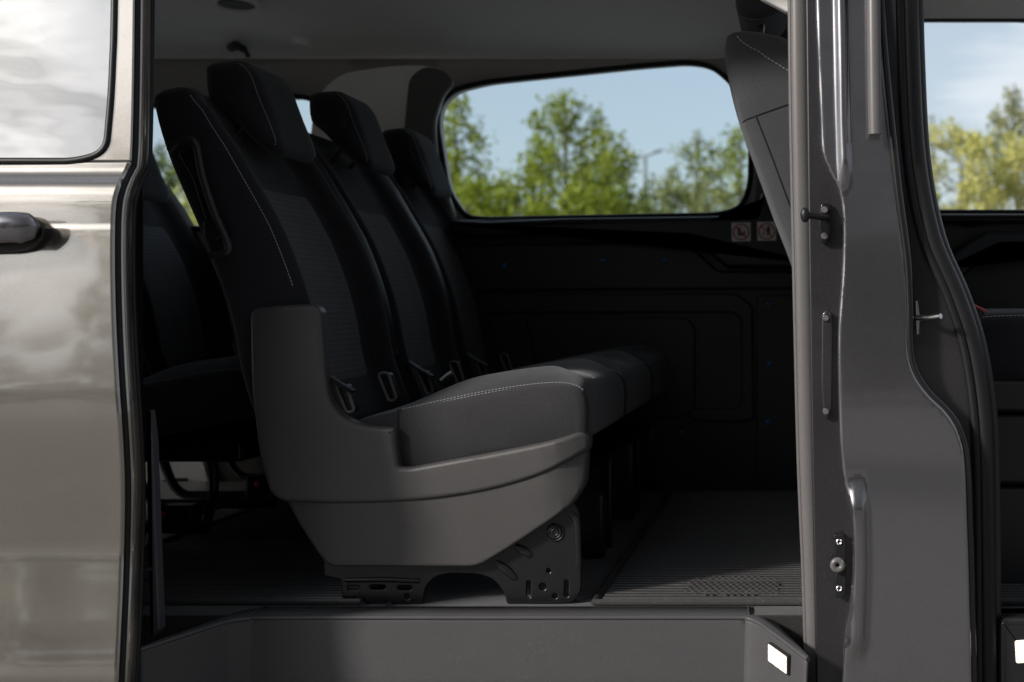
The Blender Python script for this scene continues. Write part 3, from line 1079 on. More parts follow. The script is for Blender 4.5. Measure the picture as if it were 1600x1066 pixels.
# front footwell step with its lamp
box('front_step', (0.335, 2.06, 0.36), (1.1, 2.2, 0.56), M['trim'], van, bevel=0.02)
fs = panel('step_cover', fillet([(1558, 965), (1700, 965), (1700, 1150), (1558, 1150)], 14), 2.045, 0.03, M['blackgloss'], van, bevel=0.014)
panel('lamp_lens', fillet([(1586, 1002), (1630, 998), (1630, 1034), (1588, 1037)], 3), 2.042, 0.004, M['lamp'], fs, bevel=0.001)

# rear cargo area seen under the third row
panel('cargo_trim', fillet([(150, 660), (300, 660), (340, 800), (150, 800)], 6), 3.59, 0.03, M['pale'], van, bevel=0.004)
panel('cargo_handle', fillet([(248, 752), (268, 748), (290, 748), (290, 757), (270, 762), (248, 763)], 3), 3.575, 0.015, M['trim'], van, bevel=0.003)
box('cargo_floor', (-2.60, 2.15, FL + 0.001), (-1.56, 3.56, FL + 0.03), M['tread'], van, bevel=0.006)
box('floor_rail', (-1.52, 2.15, FL + 0.001), (-1.45, 3.56, FL + 0.012), M['tread'], van, bevel=0.003)


# ------------------------------------------------------------------ seats
def shift_w(pts, Y):
    return [P(a, b, Y) for a, b in pts]


SEC = [(0, 0.0), (0.5, -0.01), (0.84, 0.02), (0.955, 0.12), (0.985, 0.5), (0.99, 0.88), (0.965, 1.06), (0.88, 1.17), (0.76, 1.10), (0.62, 0.93), (0.42, 0.86), (0, 0.84)]
SEC = [(u, v) for u, v in SEC]
loop_half = SEC
full = [(u, v) for u, v in SEC] + [(-u, v) for u, v in reversed(SEC[1:-1])]
SMOOTH = [(p.x, p.y) for p in catmull([(u, v, 0) for u, v in full], 4, closed=True)]
I_SEAM1, I_SEAM2 = 6 * 4, 9 * 4 - 1
NL = len(SMOOTH)


class Back:
    """surface of a seat back: spine of back-edge points (pixels at near-side depth), width, thickness table"""

    def __init__(self, spine_px, Y0, W, th, wtab=None, n=30):
        sp = catmull([P(a, b, Y0) for a, b in spine_px], 8)
        self.sp, self.Y0, self.W, self.th = sp, Y0, W, th
        self.wtab = wtab or [(0, 0.97), (0.5, 1.0), (0.8, 0.97), (1, 0.88)]
        L = [0]
        for a, b in zip(sp, sp[1:]):
            L.append(L[-1] + (b - a).length)
        self.L = L
        self.n = n

    def frame(self, t):
        s = t * self.L[-1]
        for i in range(len(self.L) - 1):
            if s <= self.L[i + 1] + 1e-9:
                f = (s - self.L[i]) / (self.L[i + 1] - self.L[i])
                p = self.sp[i].lerp(self.sp[i + 1], f)
                break
        a = self.sp[max(i - 3, 0)]
        b = self.sp[min(i + 4, len(self.sp) - 1)]
        tan = (b - a).normalized()
        nrm = Vector((tan.z, 0, -tan.x))
        if nrm.x < 0:
            nrm = -nrm
        return p, tan, nrm

    def ring(self, t, out=0.0, squeeze=0.0):
        p, tan, nrm = self.frame(t)
        th = lerp_tab(self.th, t)
        hw = self.W / 2 * lerp_tab(self.wtab, t)
        yc = self.Y0 + self.W / 2
        k = 1 - squeeze
        res = []
        for u, v in SMOOTH:
            vv = 0.5 + (v - 0.5) * k
            res.append(Vector((p.x, 0, p.z)) + nrm * (vv * th + (out if v > 0.5 else -out)) + Vector((0, yc - u * hw * (1 - squeeze * 0.25) - (out if abs(u) > 0.9 else 0) * (1 if u > 0 else -1), 0)))
        return res

    def build(self, bm):
        rings = []
        for i in range(self.n + 1):
            t = i / self.n
            sq = 0
            rings.append(self.ring(t))
        # domed top and bottom
        top = []
        p, tan, nrm = self.frame(1.0)
        for k, (sq, up) in enumerate(((0.12, 0.008), (0.35, 0.016), (0.7, 0.021), (0.97, 0.022))):
            top.append([q + tan * up for q in self.ring(1.0, squeeze=sq)])
        p, tan, nrm = self.frame(0.0)
        bot = [[q - tan * up for q in self.ring(0.0, squeeze=sq)] for sq, up in ((0.97, 0.022), (0.6, 0.019), (0.2, 0.009))]
        bm_loft(bm, bot + rings + top)

    def line(self, idx, t0, t1, n=60, out=0.0008, mirror=False):
        res = []
        i = idx if not mirror else NL - idx
        for k in range(n + 1):
            t = t0 + (t1 - t0) * k / n
            r = self.ring(t)
            c = sum(r, Vector()) / len(r)
            q = r[i]
            nb = (r[(i + 1) % NL] - r[i - 1])
            nn = Vector((nb.y, -nb.x, 0))
            nn = nn.normalized() if nn.length > 1e-9 else Vector((1, 0, 0))
            if nn.dot(Vector((q.x - c.x, q.y - c.y, 0))) < 0:
                nn = -nn
            res.append(q + nn * out)
        return res

    def insert(self, bm, t0, t1, out=0.0015, i0=None, i1=None, n=24):
        i0 = i0 or (9 * 4 + 2)
        i1 = i1 or (NL - i0)
        rings = []
        for k in range(n + 1):
            t = t0 + (t1 - t0) * k / n
            r = self.ring(t)
            p, tan, nrm = self.frame(t)
            row = []
            for i in range(i0, i1 + 1):
                f = min(i - i0, i1 - i) / 2.0
                g = min(k, n - k) / 2.0
                row.append(r[i] + nrm * (out * 3.2 * min(1, f) * min(1, g) - 0.0004))
            rings.append(row)
        bm_loft(bm, rings, closed=False, caps=False)


def prof_loft(bm, profile, y0, y1, rnd, n=7, crown=None, bulge=0.0, power=2.2):
    """XZ profile extruded along Y with rounded ends"""
    c = sum(profile, Vector()) / len(profile)
    rings = []
    W = y1 - y0
    ys = []
    for k in range(n + 1):
        a = k / n
        ys.append((a * rnd, (1 - (1 - a) ** power) ** (1 / power)))
    mid = [(rnd + (W - 2 * rnd) * k / 8, 1.0) for k in range(1, 8)]
    full = ys + mid + [(W - y, s) for y, s in reversed(ys)]
    for y, s in full:
        inset = rnd * (1 - s) if s < 1 else 0
        ring = []
        for p in profile:
            d = Vector((p.x - c.x, 0, p.z - c.z))
            l = d.length
            q = d * (max(0.02, (l - inset)) / l)
            v = Vector((c.x + q.x, y0 + y, c.z + q.z))
            if crown:
                v.z += crown(y / W, v.x, v.z)
            ring.append(v)
        rings.append(ring)
    bm_loft(bm, rings)
    return rings


def part_copy(o, parent):
    c = o.copy()
    scene.collection.objects.link(c)
    c.parent = parent
    for ch in list(o.children):
        part_copy(ch, c)
    return c


# ---- second row: near seat traced, the other two are copies
GRP = 'second row seats of the van'
SY0, SW = 2.205, 0.455
s1 = empty('passenger_seat', (-0.75, SY0 + SW / 2, FL), 'black cloth second row seat closest to the open doorway, with grey plastic side shell', 'van seat', GRP)
spine = [(420, 700), (385, 600), (366, 500), (345, 430), (318, 362), (290, 298), (265, 238), (247, 182), (242, 150)]
spine = [(a - 17, b) for a, b in spine]
bk = Back(spine, SY0, SW, [(0, 0.128), (0.3, 0.128), (0.55, 0.122), (0.8, 0.104), (0.93, 0.086), (1, 0.068)],
          wtab=[(0, 0.97), (0.5, 1.0), (0.8, 0.98), (1, 0.94)])
bm = bmesh.new()
bk.build(bm)
back1 = link('backrest', bm, M['fabric'], s1, smooth=180)
bm = bmesh.new()
bk.insert(bm, 0.12, 0.70)
link('quilted_insert', bm, M['quilt'], back1, smooth=180, recalc=False)
bm = bmesh.new()
bk.insert(bm, 0.72, 0.985, out=0.0008)
link('upper_insert', bm, M['fabric'], back1, smooth=180, recalc=False)
bm = bmesh.new()
bm_stitch(bm, bk.line(I_SEAM1, 0.40, 1.0))
bm_stitch(bm, bk.line(8 * 4 - 1, 0.36, 0.74))
bm_stitch(bm, bk.line(I_SEAM1, 0.40, 1.0, mirror=True))
link('stitching', bm, M['thread_dim'], back1, recalc=False)
for t0_, t1_, mi in ((0.72, 0.985, False), (0.10, 0.36, False), (0.10, 0.985, True)):
    tube('piping', bk.line(I_SEAM2, t0_, t1_, out=0.0004, mirror=mi), 0.0012, M['fabric'], back1, seg=6)

# headrest
HY0, HY1 = 2.325, 2.55
hprof = [P(a - 10, b, HY0) for a, b in ((319, 106), (324, 94), (345, 89), (376, 89), (396, 106), (412, 140), (426, 180), (437, 214), (439, 228), (430, 238), (408, 229), (372, 196), (344, 167), (322, 146))]
hprof = catmull(hprof, 3, closed=True)
bm = bmesh.new()
hr = prof_loft(bm, hprof, HY0 - 0.008, HY1 + 0.012, 0.060, n=9, power=2.0)
head1 = link('headrest', bm, M['fabric'], s1, smooth=180)
bm = bmesh.new()
ii = [k for k in range(9, 26)]
bm_stitch(bm, [hr[4][i] + (hr[4][i] - sum(hr[4], Vector()) / len(hr[4])).normalized() * 0.001 + Vector((0, -0.0008, 0)) for i in ii], 0.0034, 0.002, 0.0006)
bm_stitch(bm, [hr[-5][i] + (hr[-5][i] - sum(hr[-5], Vector()) / len(hr[-5])).normalized() * 0.001 for i in ii], 0.0034, 0.002, 0.0006)
link('stitching', bm, M['thread_dim'], head1, recalc=False)
bm = bmesh.new()
bmesh.ops.create_uvsphere(bm, u_segments=12, v_segments=8, radius=0.011)
bmesh.ops.scale(bm, verts=bm.verts, vec=(0.8, 1.2, 0.7))
bmesh.ops.translate(bm, verts=bm.verts, vec=P(472, 238, 2.535))
link('release_button', bm, M['metal'], head1)
for yy in (2.375, 2.495):
    a, b = P(378, 165, HY0), P(340, 215, HY0)
    tube('headrest_post', [Vector((a.x, yy, a.z)), Vector((a.x - 0.01, yy, a.z - 0.02)), Vector((b.x, yy, b.z))], 0.005, M['metal'], s1, seg=8)

# cushion
CY0, CW = 2.200, 0.462
cprof = catmull([P(a, b, CY0) for a, b in ((545, 690), (548, 668), (562, 655), (590, 648), (625, 641), (700, 625), (760, 613), (820, 604), (865, 600), (893, 602), (911, 612), (919, 634), (919, 668), (911, 690), (850, 700), (780, 712), (700, 730), (640, 738), (590, 730))], 3, closed=True)
zc_mid = P(0, 660, CY0).z


def crown(f, x, z):
    if z < zc_mid:
        return 0
    g = min(f, 1 - f)
    k = sstep(zc_mid, zc_mid + 0.05, z)
    lump = 0.031 * sstep(0.0, 0.16, g) - 0.016 * sstep(0.16, 0.34, g)
    return k * lump * (0.35 + 0.65 * sstep(-0.85, -0.6, x)) * (1 - 0.75 * sstep(-0.47, -0.385, x))


bm = bmesh.new()
cr = prof_loft(bm, cprof, CY0, CY0 + CW, 0.020, n=5, crown=crown)
cush1 = link('cushion', bm, M['cushion'], s1, smooth=180)
nc = len(cprof)
bm = bmesh.new()


def ringline(ring, i0, i1, off):
    c = sum(ring, Vector()) / len(ring)
    return [ring[i] + (ring[i] - c).normalized() * 0.0008 + off for i in range(i0, i1)]


lowl = ringline(cr[3], 12, 31, Vector((0, -0.001, 0.0004)))
bm_stitch(bm, lowl, 0.0042, 0.0022, 0.0009)
bm_stitch(bm, [p + Vector((0, -0.0022, -0.0035)) for p in lowl[:-3]], 0.0042, 0.0022, 0.0009)
bm_stitch(bm, ringline(cr[8], 10, 30, Vector((0, -0.001, 0.001))), 0.0042, 0.0022, 0.0008)
link('stitching', bm, M['thread'], cush1, recalc=False)
bm = bmesh.new()
bm_tube(bm, [P(622, 640, CY0 + 0.001), P(621, 660, CY0 - 0.001), P(624, 700, CY0), P(630, 733, CY0 + 0.004)], 0.0018, 6)
link('seam', bm, M['fabric'], cush1)

# grey plastic side shell
SPY = 2.178
shell = fillet([(378, 492, 8), (384, 482, 6), (430, 477), (482, 475, 10), (494, 484, 10), (498, 520), (506, 590, 30), (513, 628, 25), (535, 654, 25), (566, 665, 20), (606, 668, 8), (616, 669, 4), (618, 700, 6), (622, 730, 5), (640, 731, 6), (780, 706, 60), (860, 690, 40), (905, 676, 12), (919, 684, 8), (917, 706, 4), (850, 742, 40), (775, 765, 60), (690, 780, 60), (600, 787, 60), (520, 788), (440, 785, 20), (420, 772, 20), (402, 715, 50), (389, 620, 50)], 10, 5)


def shell_y(x, z):
    fx = sstep(-0.47, -0.36, x)                     # wraps round at the front
    bx = sstep(-0.93, -1.02, x)
    return 0.030 * fx * fx + 0.012 * bx + 0.018 * sstep(0.92, 1.12, z)


panel('side_shell', shell, SPY, 0.030, M['panel'], s1, bevel=0.009, bseg=4, grid=0.03, yf=shell_y, smooth=60)
lower = fillet([(436, 770), (520, 778), (690, 770), (850, 732), (915, 695, 4), (912, 760, 12), (892, 792, 12), (848, 823, 30), (792, 860, 30), (752, 884, 15), (735, 888, 6), (512, 888, 10), (496, 872, 12), (462, 822, 30)], 6, 5)


def lower_y(x, z):
    fx = sstep(-0.455, -0.37, x)
    return 0.028 * fx ** 1.5 + 0.006 * sstep(0.80, 0.62, z) + 0.010 * sstep(-0.82, -0.95, x)


panel('base_cover', lower, SPY + 0.006, 0.03, M['panel'], s1, bevel=0.007, bseg=3, grid=0.03, yf=lower_y, smooth=60)
# black steel foot bracket with slots and pressed ribs
BY = 2.210
brk = fillet([(505, 876, 2), (745, 868), (800, 830), (850, 785), (890, 778, 10), (906, 800, 12), (908, 925, 10), (896, 942, 8), (860, 945), (792, 944, 4), (787, 925, 16), (772, 905, 16), (748, 897, 10), (700, 896, 10), (678, 902, 12), (664, 918, 10), (661, 944, 4), (548, 948, 6), (534, 936, 6), (533, 906, 4), (505, 900, 2)], 6, 5)


def slot(cx, cy, hx, hy):
    return fillet([(cx - hx, cy - hy), (cx + hx, cy - hy), (cx + hx, cy + hy), (cx - hx, cy + hy)], min(hx, hy), 4)


holes = [ring2d(857, 892, 3.5, 10), ring2d(848, 917, 5.5, 12), ring2d(867, 932, 4, 10), slot(826, 921, 3.2, 13), slot(885, 920, 3.2, 13), ring2d(636, 933, 4, 10),
         slot(552, 919, 9, 3.2), slot(590, 918, 12, 3.2), slot(632, 919, 11, 3.2)]
brkt = panel('foot_bracket', brk, BY, 0.006, M['metal'], s1, bevel=0.0025, holes=holes)
for pth, rr in (([P(775, 878, BY), P(790, 890, BY - 0.002), P(805, 904, BY)], [0.005, 0.008, 0.006]),
                ([P(806, 852, BY), P(816, 860, BY - 0.002), P(828, 868, BY)], [0.005, 0.008, 0.006]),
                (catmull([P(890, 802, BY), P(901, 815, BY - 0.002), P(903, 850, BY - 0.002), P(904, 885, BY)], 4), 0.0065),
                ([P(540, 907, BY), P(600, 906, BY - 0.002), P(655, 908, BY)], 0.0045)):
    tube('pressed_rib', pth, rr, M['metal'], brkt, flat=0.6, up=(0, 1, 0))
bm = bmesh.new()
for r_, dy in ((13, 0.0), (9, 0.002), (5.0, 0.003)):
    bm_tube(bm, [P(p[0], p[1], BY - 0.001 - dy) for p in ring2d(867, 832, r_, 20)], 0.0022, 8, loop=True)
bmesh.ops.create_cone(bm, cap_ends=True, segments=16, radius1=0.010, radius2=0.009, depth=0.008, matrix=Matrix.Translation(P(867, 832, BY - 0.001)) @ Matrix.Rotation(R(90), 4, 'X'))
link('pivot_bolt', bm, M['metal'], brkt)
for x in (566, 608):
    tube('floor_bolt', [P(x, 946, BY - 0.012), P(x, 946, BY + 0.004)], 0.006, M['metal'], brkt)
# black metal under-frame behind the cover
x0, x1 = P(505, 0, 2.2).x, P(905, 0, 2.2).x
under = box('under_frame', (x0 + 0.06, 2.235, 0.66), (x1 - 0.03, 2.64, 0.76), M['metal'], s1, bevel=0.01)
box('foot_bracket', (x1 - 0.09, 2.60, 0.561), (x1 - 0.02, 2.64, 0.70), M['metal'], s1, bevel=0.008)
box('foot_bracket', (x0 + 0.02, 2.60, 0.561), (x0 + 0.10, 2.64, 0.70), M['metal'], s1, bevel=0.008)
# side handle loop on the backrest
hl = catmull([P(275, 236, 2.185), P(288, 222, 2.182), (P(308, 219, 2.18)), P(317, 230, 2.18), P(326, 275, 2.18), P(345, 333, 2.18), P(366, 382, 2.18), P(362, 396, 2.18), P(338, 399, 2.188)], 5)
hd = tube('side_handle', hl, 0.0068, M['trim'], s1, seg=10)
hd.location.x -= 0.011
panel('hinge_block', fillet([(316, 345), (345, 338), (352, 366), (336, 378), (318, 372)], 5), 2.182, 0.03, M['rubber'], hd, bevel=0.005)
panel('handle_plate', fillet([(276, 238), (305, 226), (316, 260), (338, 338), (322, 350), (300, 280)], 6), 2.196, 0.02, M['rubber'], hd, bevel=0.004)
# anchor guides and buckle at the foot of the backrest
for ax, ay in ((540, 622), (606, 604)):
    bm = bmesh.new()
    Yq = 2.225 if ax < 560 else 2.37
    pth = fillet([(ax - 16, ay - 20), (ax + 0, ay - 22), (ax + 14, ay + 20), (ax + 2, ay + 24)], 7, 4)
    bm_tube(bm, [P(p[0], p[1], Yq - 0.012) for p in pth], 0.0032, 8, loop=True)
    ag = link('anchor_guide', bm, M['strip'], s1)
    panel('guide_core', pth, Yq - 0.008, 0.03, M['rubber'], ag, bevel=0.002)
bm = bmesh.new()
bm_tube(bm, [P(508, 585, 2.215), P(530, 600, 2.205), P(552, 612, 2.20)], 0.012, 8, flat=0.25, up=(0, 0, 1))
link('buckle_strap', bm, M['rubber'], s1)
bm = bmesh.new()
bm_tube(bm, [P(690, 600, 2.64), P(697, 592, 2.64), P(706, 585, 2.645)], [0.012, 0.014, 0.012], 8, flat=0.5, up=(0, 1, 0))
bck = link('belt_buckle', bm, M['rubber'], s1)
tube('buckle_edge', [P(688, 594, 2.634), P(697, 586, 2.634), P(705, 581, 2.64)], 0.0028, M['liner_light'], bck, seg=6)
# lap belt along the far bolster
bm = bmesh.new()
bl = bk.line(I_SEAM1, 0.18, 0.93, out=0.006, mirror=True)
bm_tube(bm, bl, 0.022, 8, flat=0.08, up=(1, -0.35, 0.3))
belt = link('belt_strap', bm, M['rubber'], s1)

SKIP = ('belt_buckle', 'side_shell', 'base_cover', 'side_handle', 'foot_bracket')
LBL = ('black cloth second row middle seat, second headrest of the three', 'black cloth second row seat against the far wall below the big window')
PITCH = 0.478
for k, lb in enumerate(LBL):
    r = empty('passenger_seat', s1.location + Vector((0, PITCH * (k + 1), 0)), lb, 'van seat', GRP)
    for ch in list(s1.children):
        if ch.name.split('.')[0] in SKIP:
            continue
        c = part_copy(ch, r)
        if c.name.startswith('headrest') and 'post' not in c.name:
            c.location = c.location + (Vector((0.006, 0, 0.026)) if k == 0 else Vector((0.010, 0, 0.010)))
    o = r.location
    for xa, xb, zt in ((x1 - 0.10, x1 - 0.02, 0.76), (x0 + 0.05, x0 + 0.14, 0.70)):
        for yy in (-0.20, 0.16):
            box('foot_bracket', (xa, o.y + yy, FL + 0.001), (xb, o.y + yy + 0.015, zt), M['metal'], r, bevel=0.006)

# ---- third row (open tube legs)
for k, (yy, lb) in enumerate(((s1.location.y + PITCH, 'black third row middle seat half hidden behind the near second row seat'), (s1.location.y + 2 * PITCH, 'black third row seat by the small rear side window'))):
    r = empty('rear_seat', (s1.location.x - 0.80, yy, FL), lb, 'van seat', 'third row seats of the van')
    for ch in list(s1.children):
        if ch.name.split('.')[0] in ('backrest', 'headrest', 'headrest_post', 'cushion', 'belt_strap'):
            part_copy(ch, r)
    for s in (-0.17, 0.17):
        xa, xb = -1.70, -1.33
        tube('leg', catmull([(xa, yy + s, 0.78), (xa + 0.02, yy + s, 0.68), (xa + 0.06, yy + s, 0.61), (xa + 0.14, yy + s, 0.602), (xb, yy + s, 0.602)], 4), 0.012, M['metal'], r)
        tube('leg', catmull([(xb, yy + s, 0.78), (xb + 0.01, yy + s, 0.70), (xb + 0.0, yy + s, 0.64), (xb - 0.01, yy + s, 0.602)], 4), 0.010, M['metal'], r)
    box('latch_box', (-1.46, yy - 0.19, 0.592), (-1.36, yy - 0.14, 0.655), M['metal'], r, bevel=0.008)
    bm = bmesh.new()
    bmesh.ops.create_uvsphere(bm, u_segments=10, v_segments=6, radius=0.008, matrix=Matrix.Translation((-1.425, yy - 0.193, 0.635)))
    link('red_button', bm, M['red'], r)
    box('seat_pan', (-1.72, yy - 0.21, 0.755), (-1.24, yy + 0.21, 0.80), M['metal'], r, bevel=0.01)

# ---- front seats
FY0, FW = 2.30, 0.47
fs1 = empty('front_seat', (0.1, FY0 + FW / 2, FL), 'dark grey front passenger seat seen from behind beside the door pillar', 'van seat', 'front seats of the van')
fsp = [(1275, 540), (1252, 470), (1236, 405), (1205, 325), (1176, 245), (1152, 180), (1135, 115), (1128, 70), (1130, 47)]
fb = Back(fsp, FY0, FW, [(0, 0.18), (0.5, 0.175), (0.8, 0.165), (0.93, 0.15), (1, 0.125)])
bm = bmesh.new()
fb.build(bm)
fbk = link('backrest', bm, M['fabric_front'], fs1, smooth=180)
bm = bmesh.new()
sp_ = []
for k in range(41):
    f_ = k / 40
    i_ = 13.0 + 12.0 * f_ ** 0.9
    r_ = fb.ring(1.0 - 0.42 * f_)
    q_ = r_[int(i_)].lerp(r_[int(i_) + 1], i_ - int(i_))
    sp_.append(q_ + Vector((0.0004, -0.0012, 0)))
bm_stitch(bm, sp_, 0.006, 0.0025, 0.0012)
link('stitching', bm, M['thread'], fbk, recalc=False)
bm = bmesh.new()
bm_tube(bm, fb.line(3 * 4 + 1, 0.25, 0.72, out=0.0006), 0.0016, 6)
bm_tube(bm, fb.line(4 * 4 + 1, 0.05, 0.70, out=0.0006), 0.0013, 6)
r70 = fb.ring(0.72)
bm_tube(bm, [r70[i] + Vector((0, -0.0006, 0)) for i in range(9, 18)], 0.0014, 6)
link('seam', bm, M['fabric'], fbk)
bm = bmesh.new()
fh = catmull([P(a, b, 2.42) for a, b in ((1140, -95), (1160, -110), (1200, -105), (1222, -60), (1228, -10), (1222, 14), (1200, 28), (1172, 30), (1152, 18), (1146, -30))], 3, closed=True)
fr_ = prof_loft(bm, fh, 2.40, 2.66, 0.04, n=6)
fhd = link('headrest', bm, M['fabric_front'], fs1, smooth=180)
bm = bmesh.new()
bm_stitch(bm, ringline(fr_[4], 12, 24, Vector((0, -0.001, 0))), 0.005, 0.0025, 0.0008)
link('stitching', bm, M['thread'], fhd, recalc=False)
for yy in (2.47, 2.60):
    tube('headrest_post', [P(1190, 20, 2.42) + Vector((0, yy - 2.42, 0)), P(1185, 75, 2.42) + Vector((0, yy - 2.42, 0))], 0.006, M['metal'], fs1, seg=8)
bm = bmesh.new()
fc = catmull([Vector((x, FY0, z)) for x, z in ((0.02, 0.97), (0.02, 1.05), (0.10, 1.075), (0.25, 1.075), (0.42, 1.082), (0.52, 1.075), (0.57, 1.04), (0.56, 0.99), (0.50, 0.965), (0.3, 0.96))], 4, closed=True)
fcr = prof_loft(bm, fc, FY0, FY0 + FW, 0.03, n=5, crown=lambda f, x, z: 0.016 * sstep(0, 0.14, min(f, 1 - f)) * sstep(1.0, 1.06, z) - 0.012 * sstep(0.14, 0.3, min(f, 1 - f)) * sstep(1.0, 1.06, z))
fcu = link('cushion', bm, M['fabric'], fs1, smooth=180)
bm = bmesh.new()
bm_stitch(bm, ringline(fcr[3], 5, 24, Vector((0, -0.001, 0))), 0.005, 0.0025, 0.0009)
bm_stitch(bm, ringline(fcr[7], 5, 24, Vector((0, 0, 0.001))), 0.005, 0.0025, 0.0009)
link('stitching', bm, M['thread_dim'], fcu, recalc=False)
box('seat_rim', (0.03, FY0 + 0.005, 0.90), (0.55, FY0 + FW - 0.01, 0.963), M['trim'], fs1, bevel=0.012)
box('seat_side', (0.05, FY0 + 0.02, 0.76), (0.53, FY0 + FW - 0.02, 0.897), M['trim'], fs1, bevel=0.012)
box('seat_base', (0.03, FY0 + 0.03, FL + 0.001), (0.56, FY0 + FW - 0.03, 0.756), M['trim'], fs1, bevel=0.012)
bq = P(1528, 482, 2.292)
bm = bmesh.new()
bm_tube(bm, [bq + Vector((-0.02, 0, -0.10)), bq + Vector((-0.005, 0, -0.02)), bq], [0.012, 0.014, 0.013], 8, flat=0.5, up=(0, 1, 0))
bkl = link('buckle', bm, M['rubber'], fs1)
bm = bmesh.new()
bm_tube(bm, [bq + Vector((-0.011, -0.002, 0.006)), bq + Vector((0.014, -0.002, -0.006))], 0.0035, 8)
link('buckle_button', bm, M['red'], bkl)
r = empty('front_seat', fs1.location + Vector((0.07, 0.52, 0)), 'dark grey driver seat on the far side of the front cabin', 'van seat', 'front seats of the van')
for ch in list(fs1.children):
    if not ch.name.startswith('buckle'):
        part_copy(ch, r)


# ------------------------------------------------------------------ floor mats
def ribbed_mat(name, x0, x1, y0, y1, z, label, rib=0.0125, pitch=0.0205):
    bm = bmesh.new()
    bm_box(bm, (x0, y0, z), (x1, y1, z + 0.006))
    root = link(name, bm, M['mat_rubber'], None, bevel=0.002)
    root['label'] = label
    root['category'] = 'floor mat'
    rim = [Vector((a, b, z + 0.006)) for a, b in [(p.x, p.y) for p in fillet([(x0, y0), (x1, y0), (x1, y1), (x0, y1)], 0.02, 5)]]
    bm = bmesh.new()
    bm_tube(bm, rim, 0.0065, 8, loop=True, up=(0, 0, 1), flat=0.9)
    link('raised_rim', bm, M['mat_rubber'], root, world=False)
    bm = bmesh.new()
    y = y0 + 0.02
    while y < y1 - 0.02:
        ring = [(y - rib / 2, 0.0), (y - rib / 2 + 0.002, 0.006), (y + rib / 2 - 0.002, 0.006), (y + rib / 2, 0.0)]
        bm_loft(bm, [[(x, a, z + 0.0058 + c_) for a, c_ in ring] for x in (x0 + 0.014, x1 - 0.014)])
        y += pitch
    link('ribs', bm, M['mat_rubber'], root, world=False)
    return root


mt = ribbed_mat('floor_mat', -0.372, 0.50, 2.196, 3.50, FL + 0.001, 'ribbed black rubber mat in front of the second row seats')
# diamond tread patch on the mat
bm = bmesh.new()
for i in range(15):
    for j in range(10):
        x = -0.215 + i * 0.0125 + (j % 2) * 0.006
        y = 2.22 + j * 0.017
        if ((i - 7) / 8.0) ** 2 + ((j - 4.5) / 5.3) ** 2 > 1 + 0.25 * math.sin(i * 2.1):
            continue
        bm_box(bm, (x, y, FL + 0.0095), (x + 0.0062, y + 0.009, FL + 0.0155))
link('tread_patch', bm, M['panel'], mt, world=False)
ribbed_mat('floor_mat', -1.43, -0.80, 2.20, 3.45, FL + 0.001, 'black rubber mat behind the second row, half under the near seat')

# ------------------------------------------------------------------ trees and the street lamp outside
def leaf_mat(name, c1, c2):
    m, t, b = new_mat(name)
    f = noise(t, 1.1, 5, 0.65)
    oi = N(t, 'ShaderNodeNewGeometry')
    mixf = math_node(t, 'MULTIPLY_ADD', oi.outputs['Random Per Island'], 0.5, math_node(t, 'MULTIPLY', f, 0.6), clamp=True)
    t.links.new(mix_rgb(t, mixf, c1, c2), b.inputs['Base Color'])
    b.inputs['Roughness'].default_value = 0.6
    b.inputs['Specular IOR Level'].default_value = 0.2
    tr = N(t, 'ShaderNodeBsdfTranslucent')
    t.links.new(mix_rgb(t, mixf, c1, c2), tr.inputs[0])
    mx = N(t, 'ShaderNodeMixShader')
    mx.inputs[0].default_value = 0.4
    t.links.new(b.outputs[0], mx.inputs[1])
    t.links.new(tr.outputs[0], mx.inputs[2])
    t.links.new(mx.outputs[0], t.nodes['Material Output'].inputs[0])
    return m


LEAF = dict(
    green=leaf_mat('fresh green leaves', (0.145, 0.20, 0.018), (0.40, 0.44, 0.06)),
    dark=leaf_mat('mid green leaves', (0.12, 0.16, 0.045), (0.29, 0.34, 0.10)),
    yellow=leaf_mat('yellow green blossom leaves', (0.42, 0.42, 0.12), (0.70, 0.68, 0.26)),
    pale=leaf_mat('pale spring leaves', (0.20, 0.23, 0.09), (0.40, 0.41, 0.18)),
)
BARK = plastic('grey brown bark', (0.075, 0.062, 0.05), 0.9, 40, 0.8, 0.4)


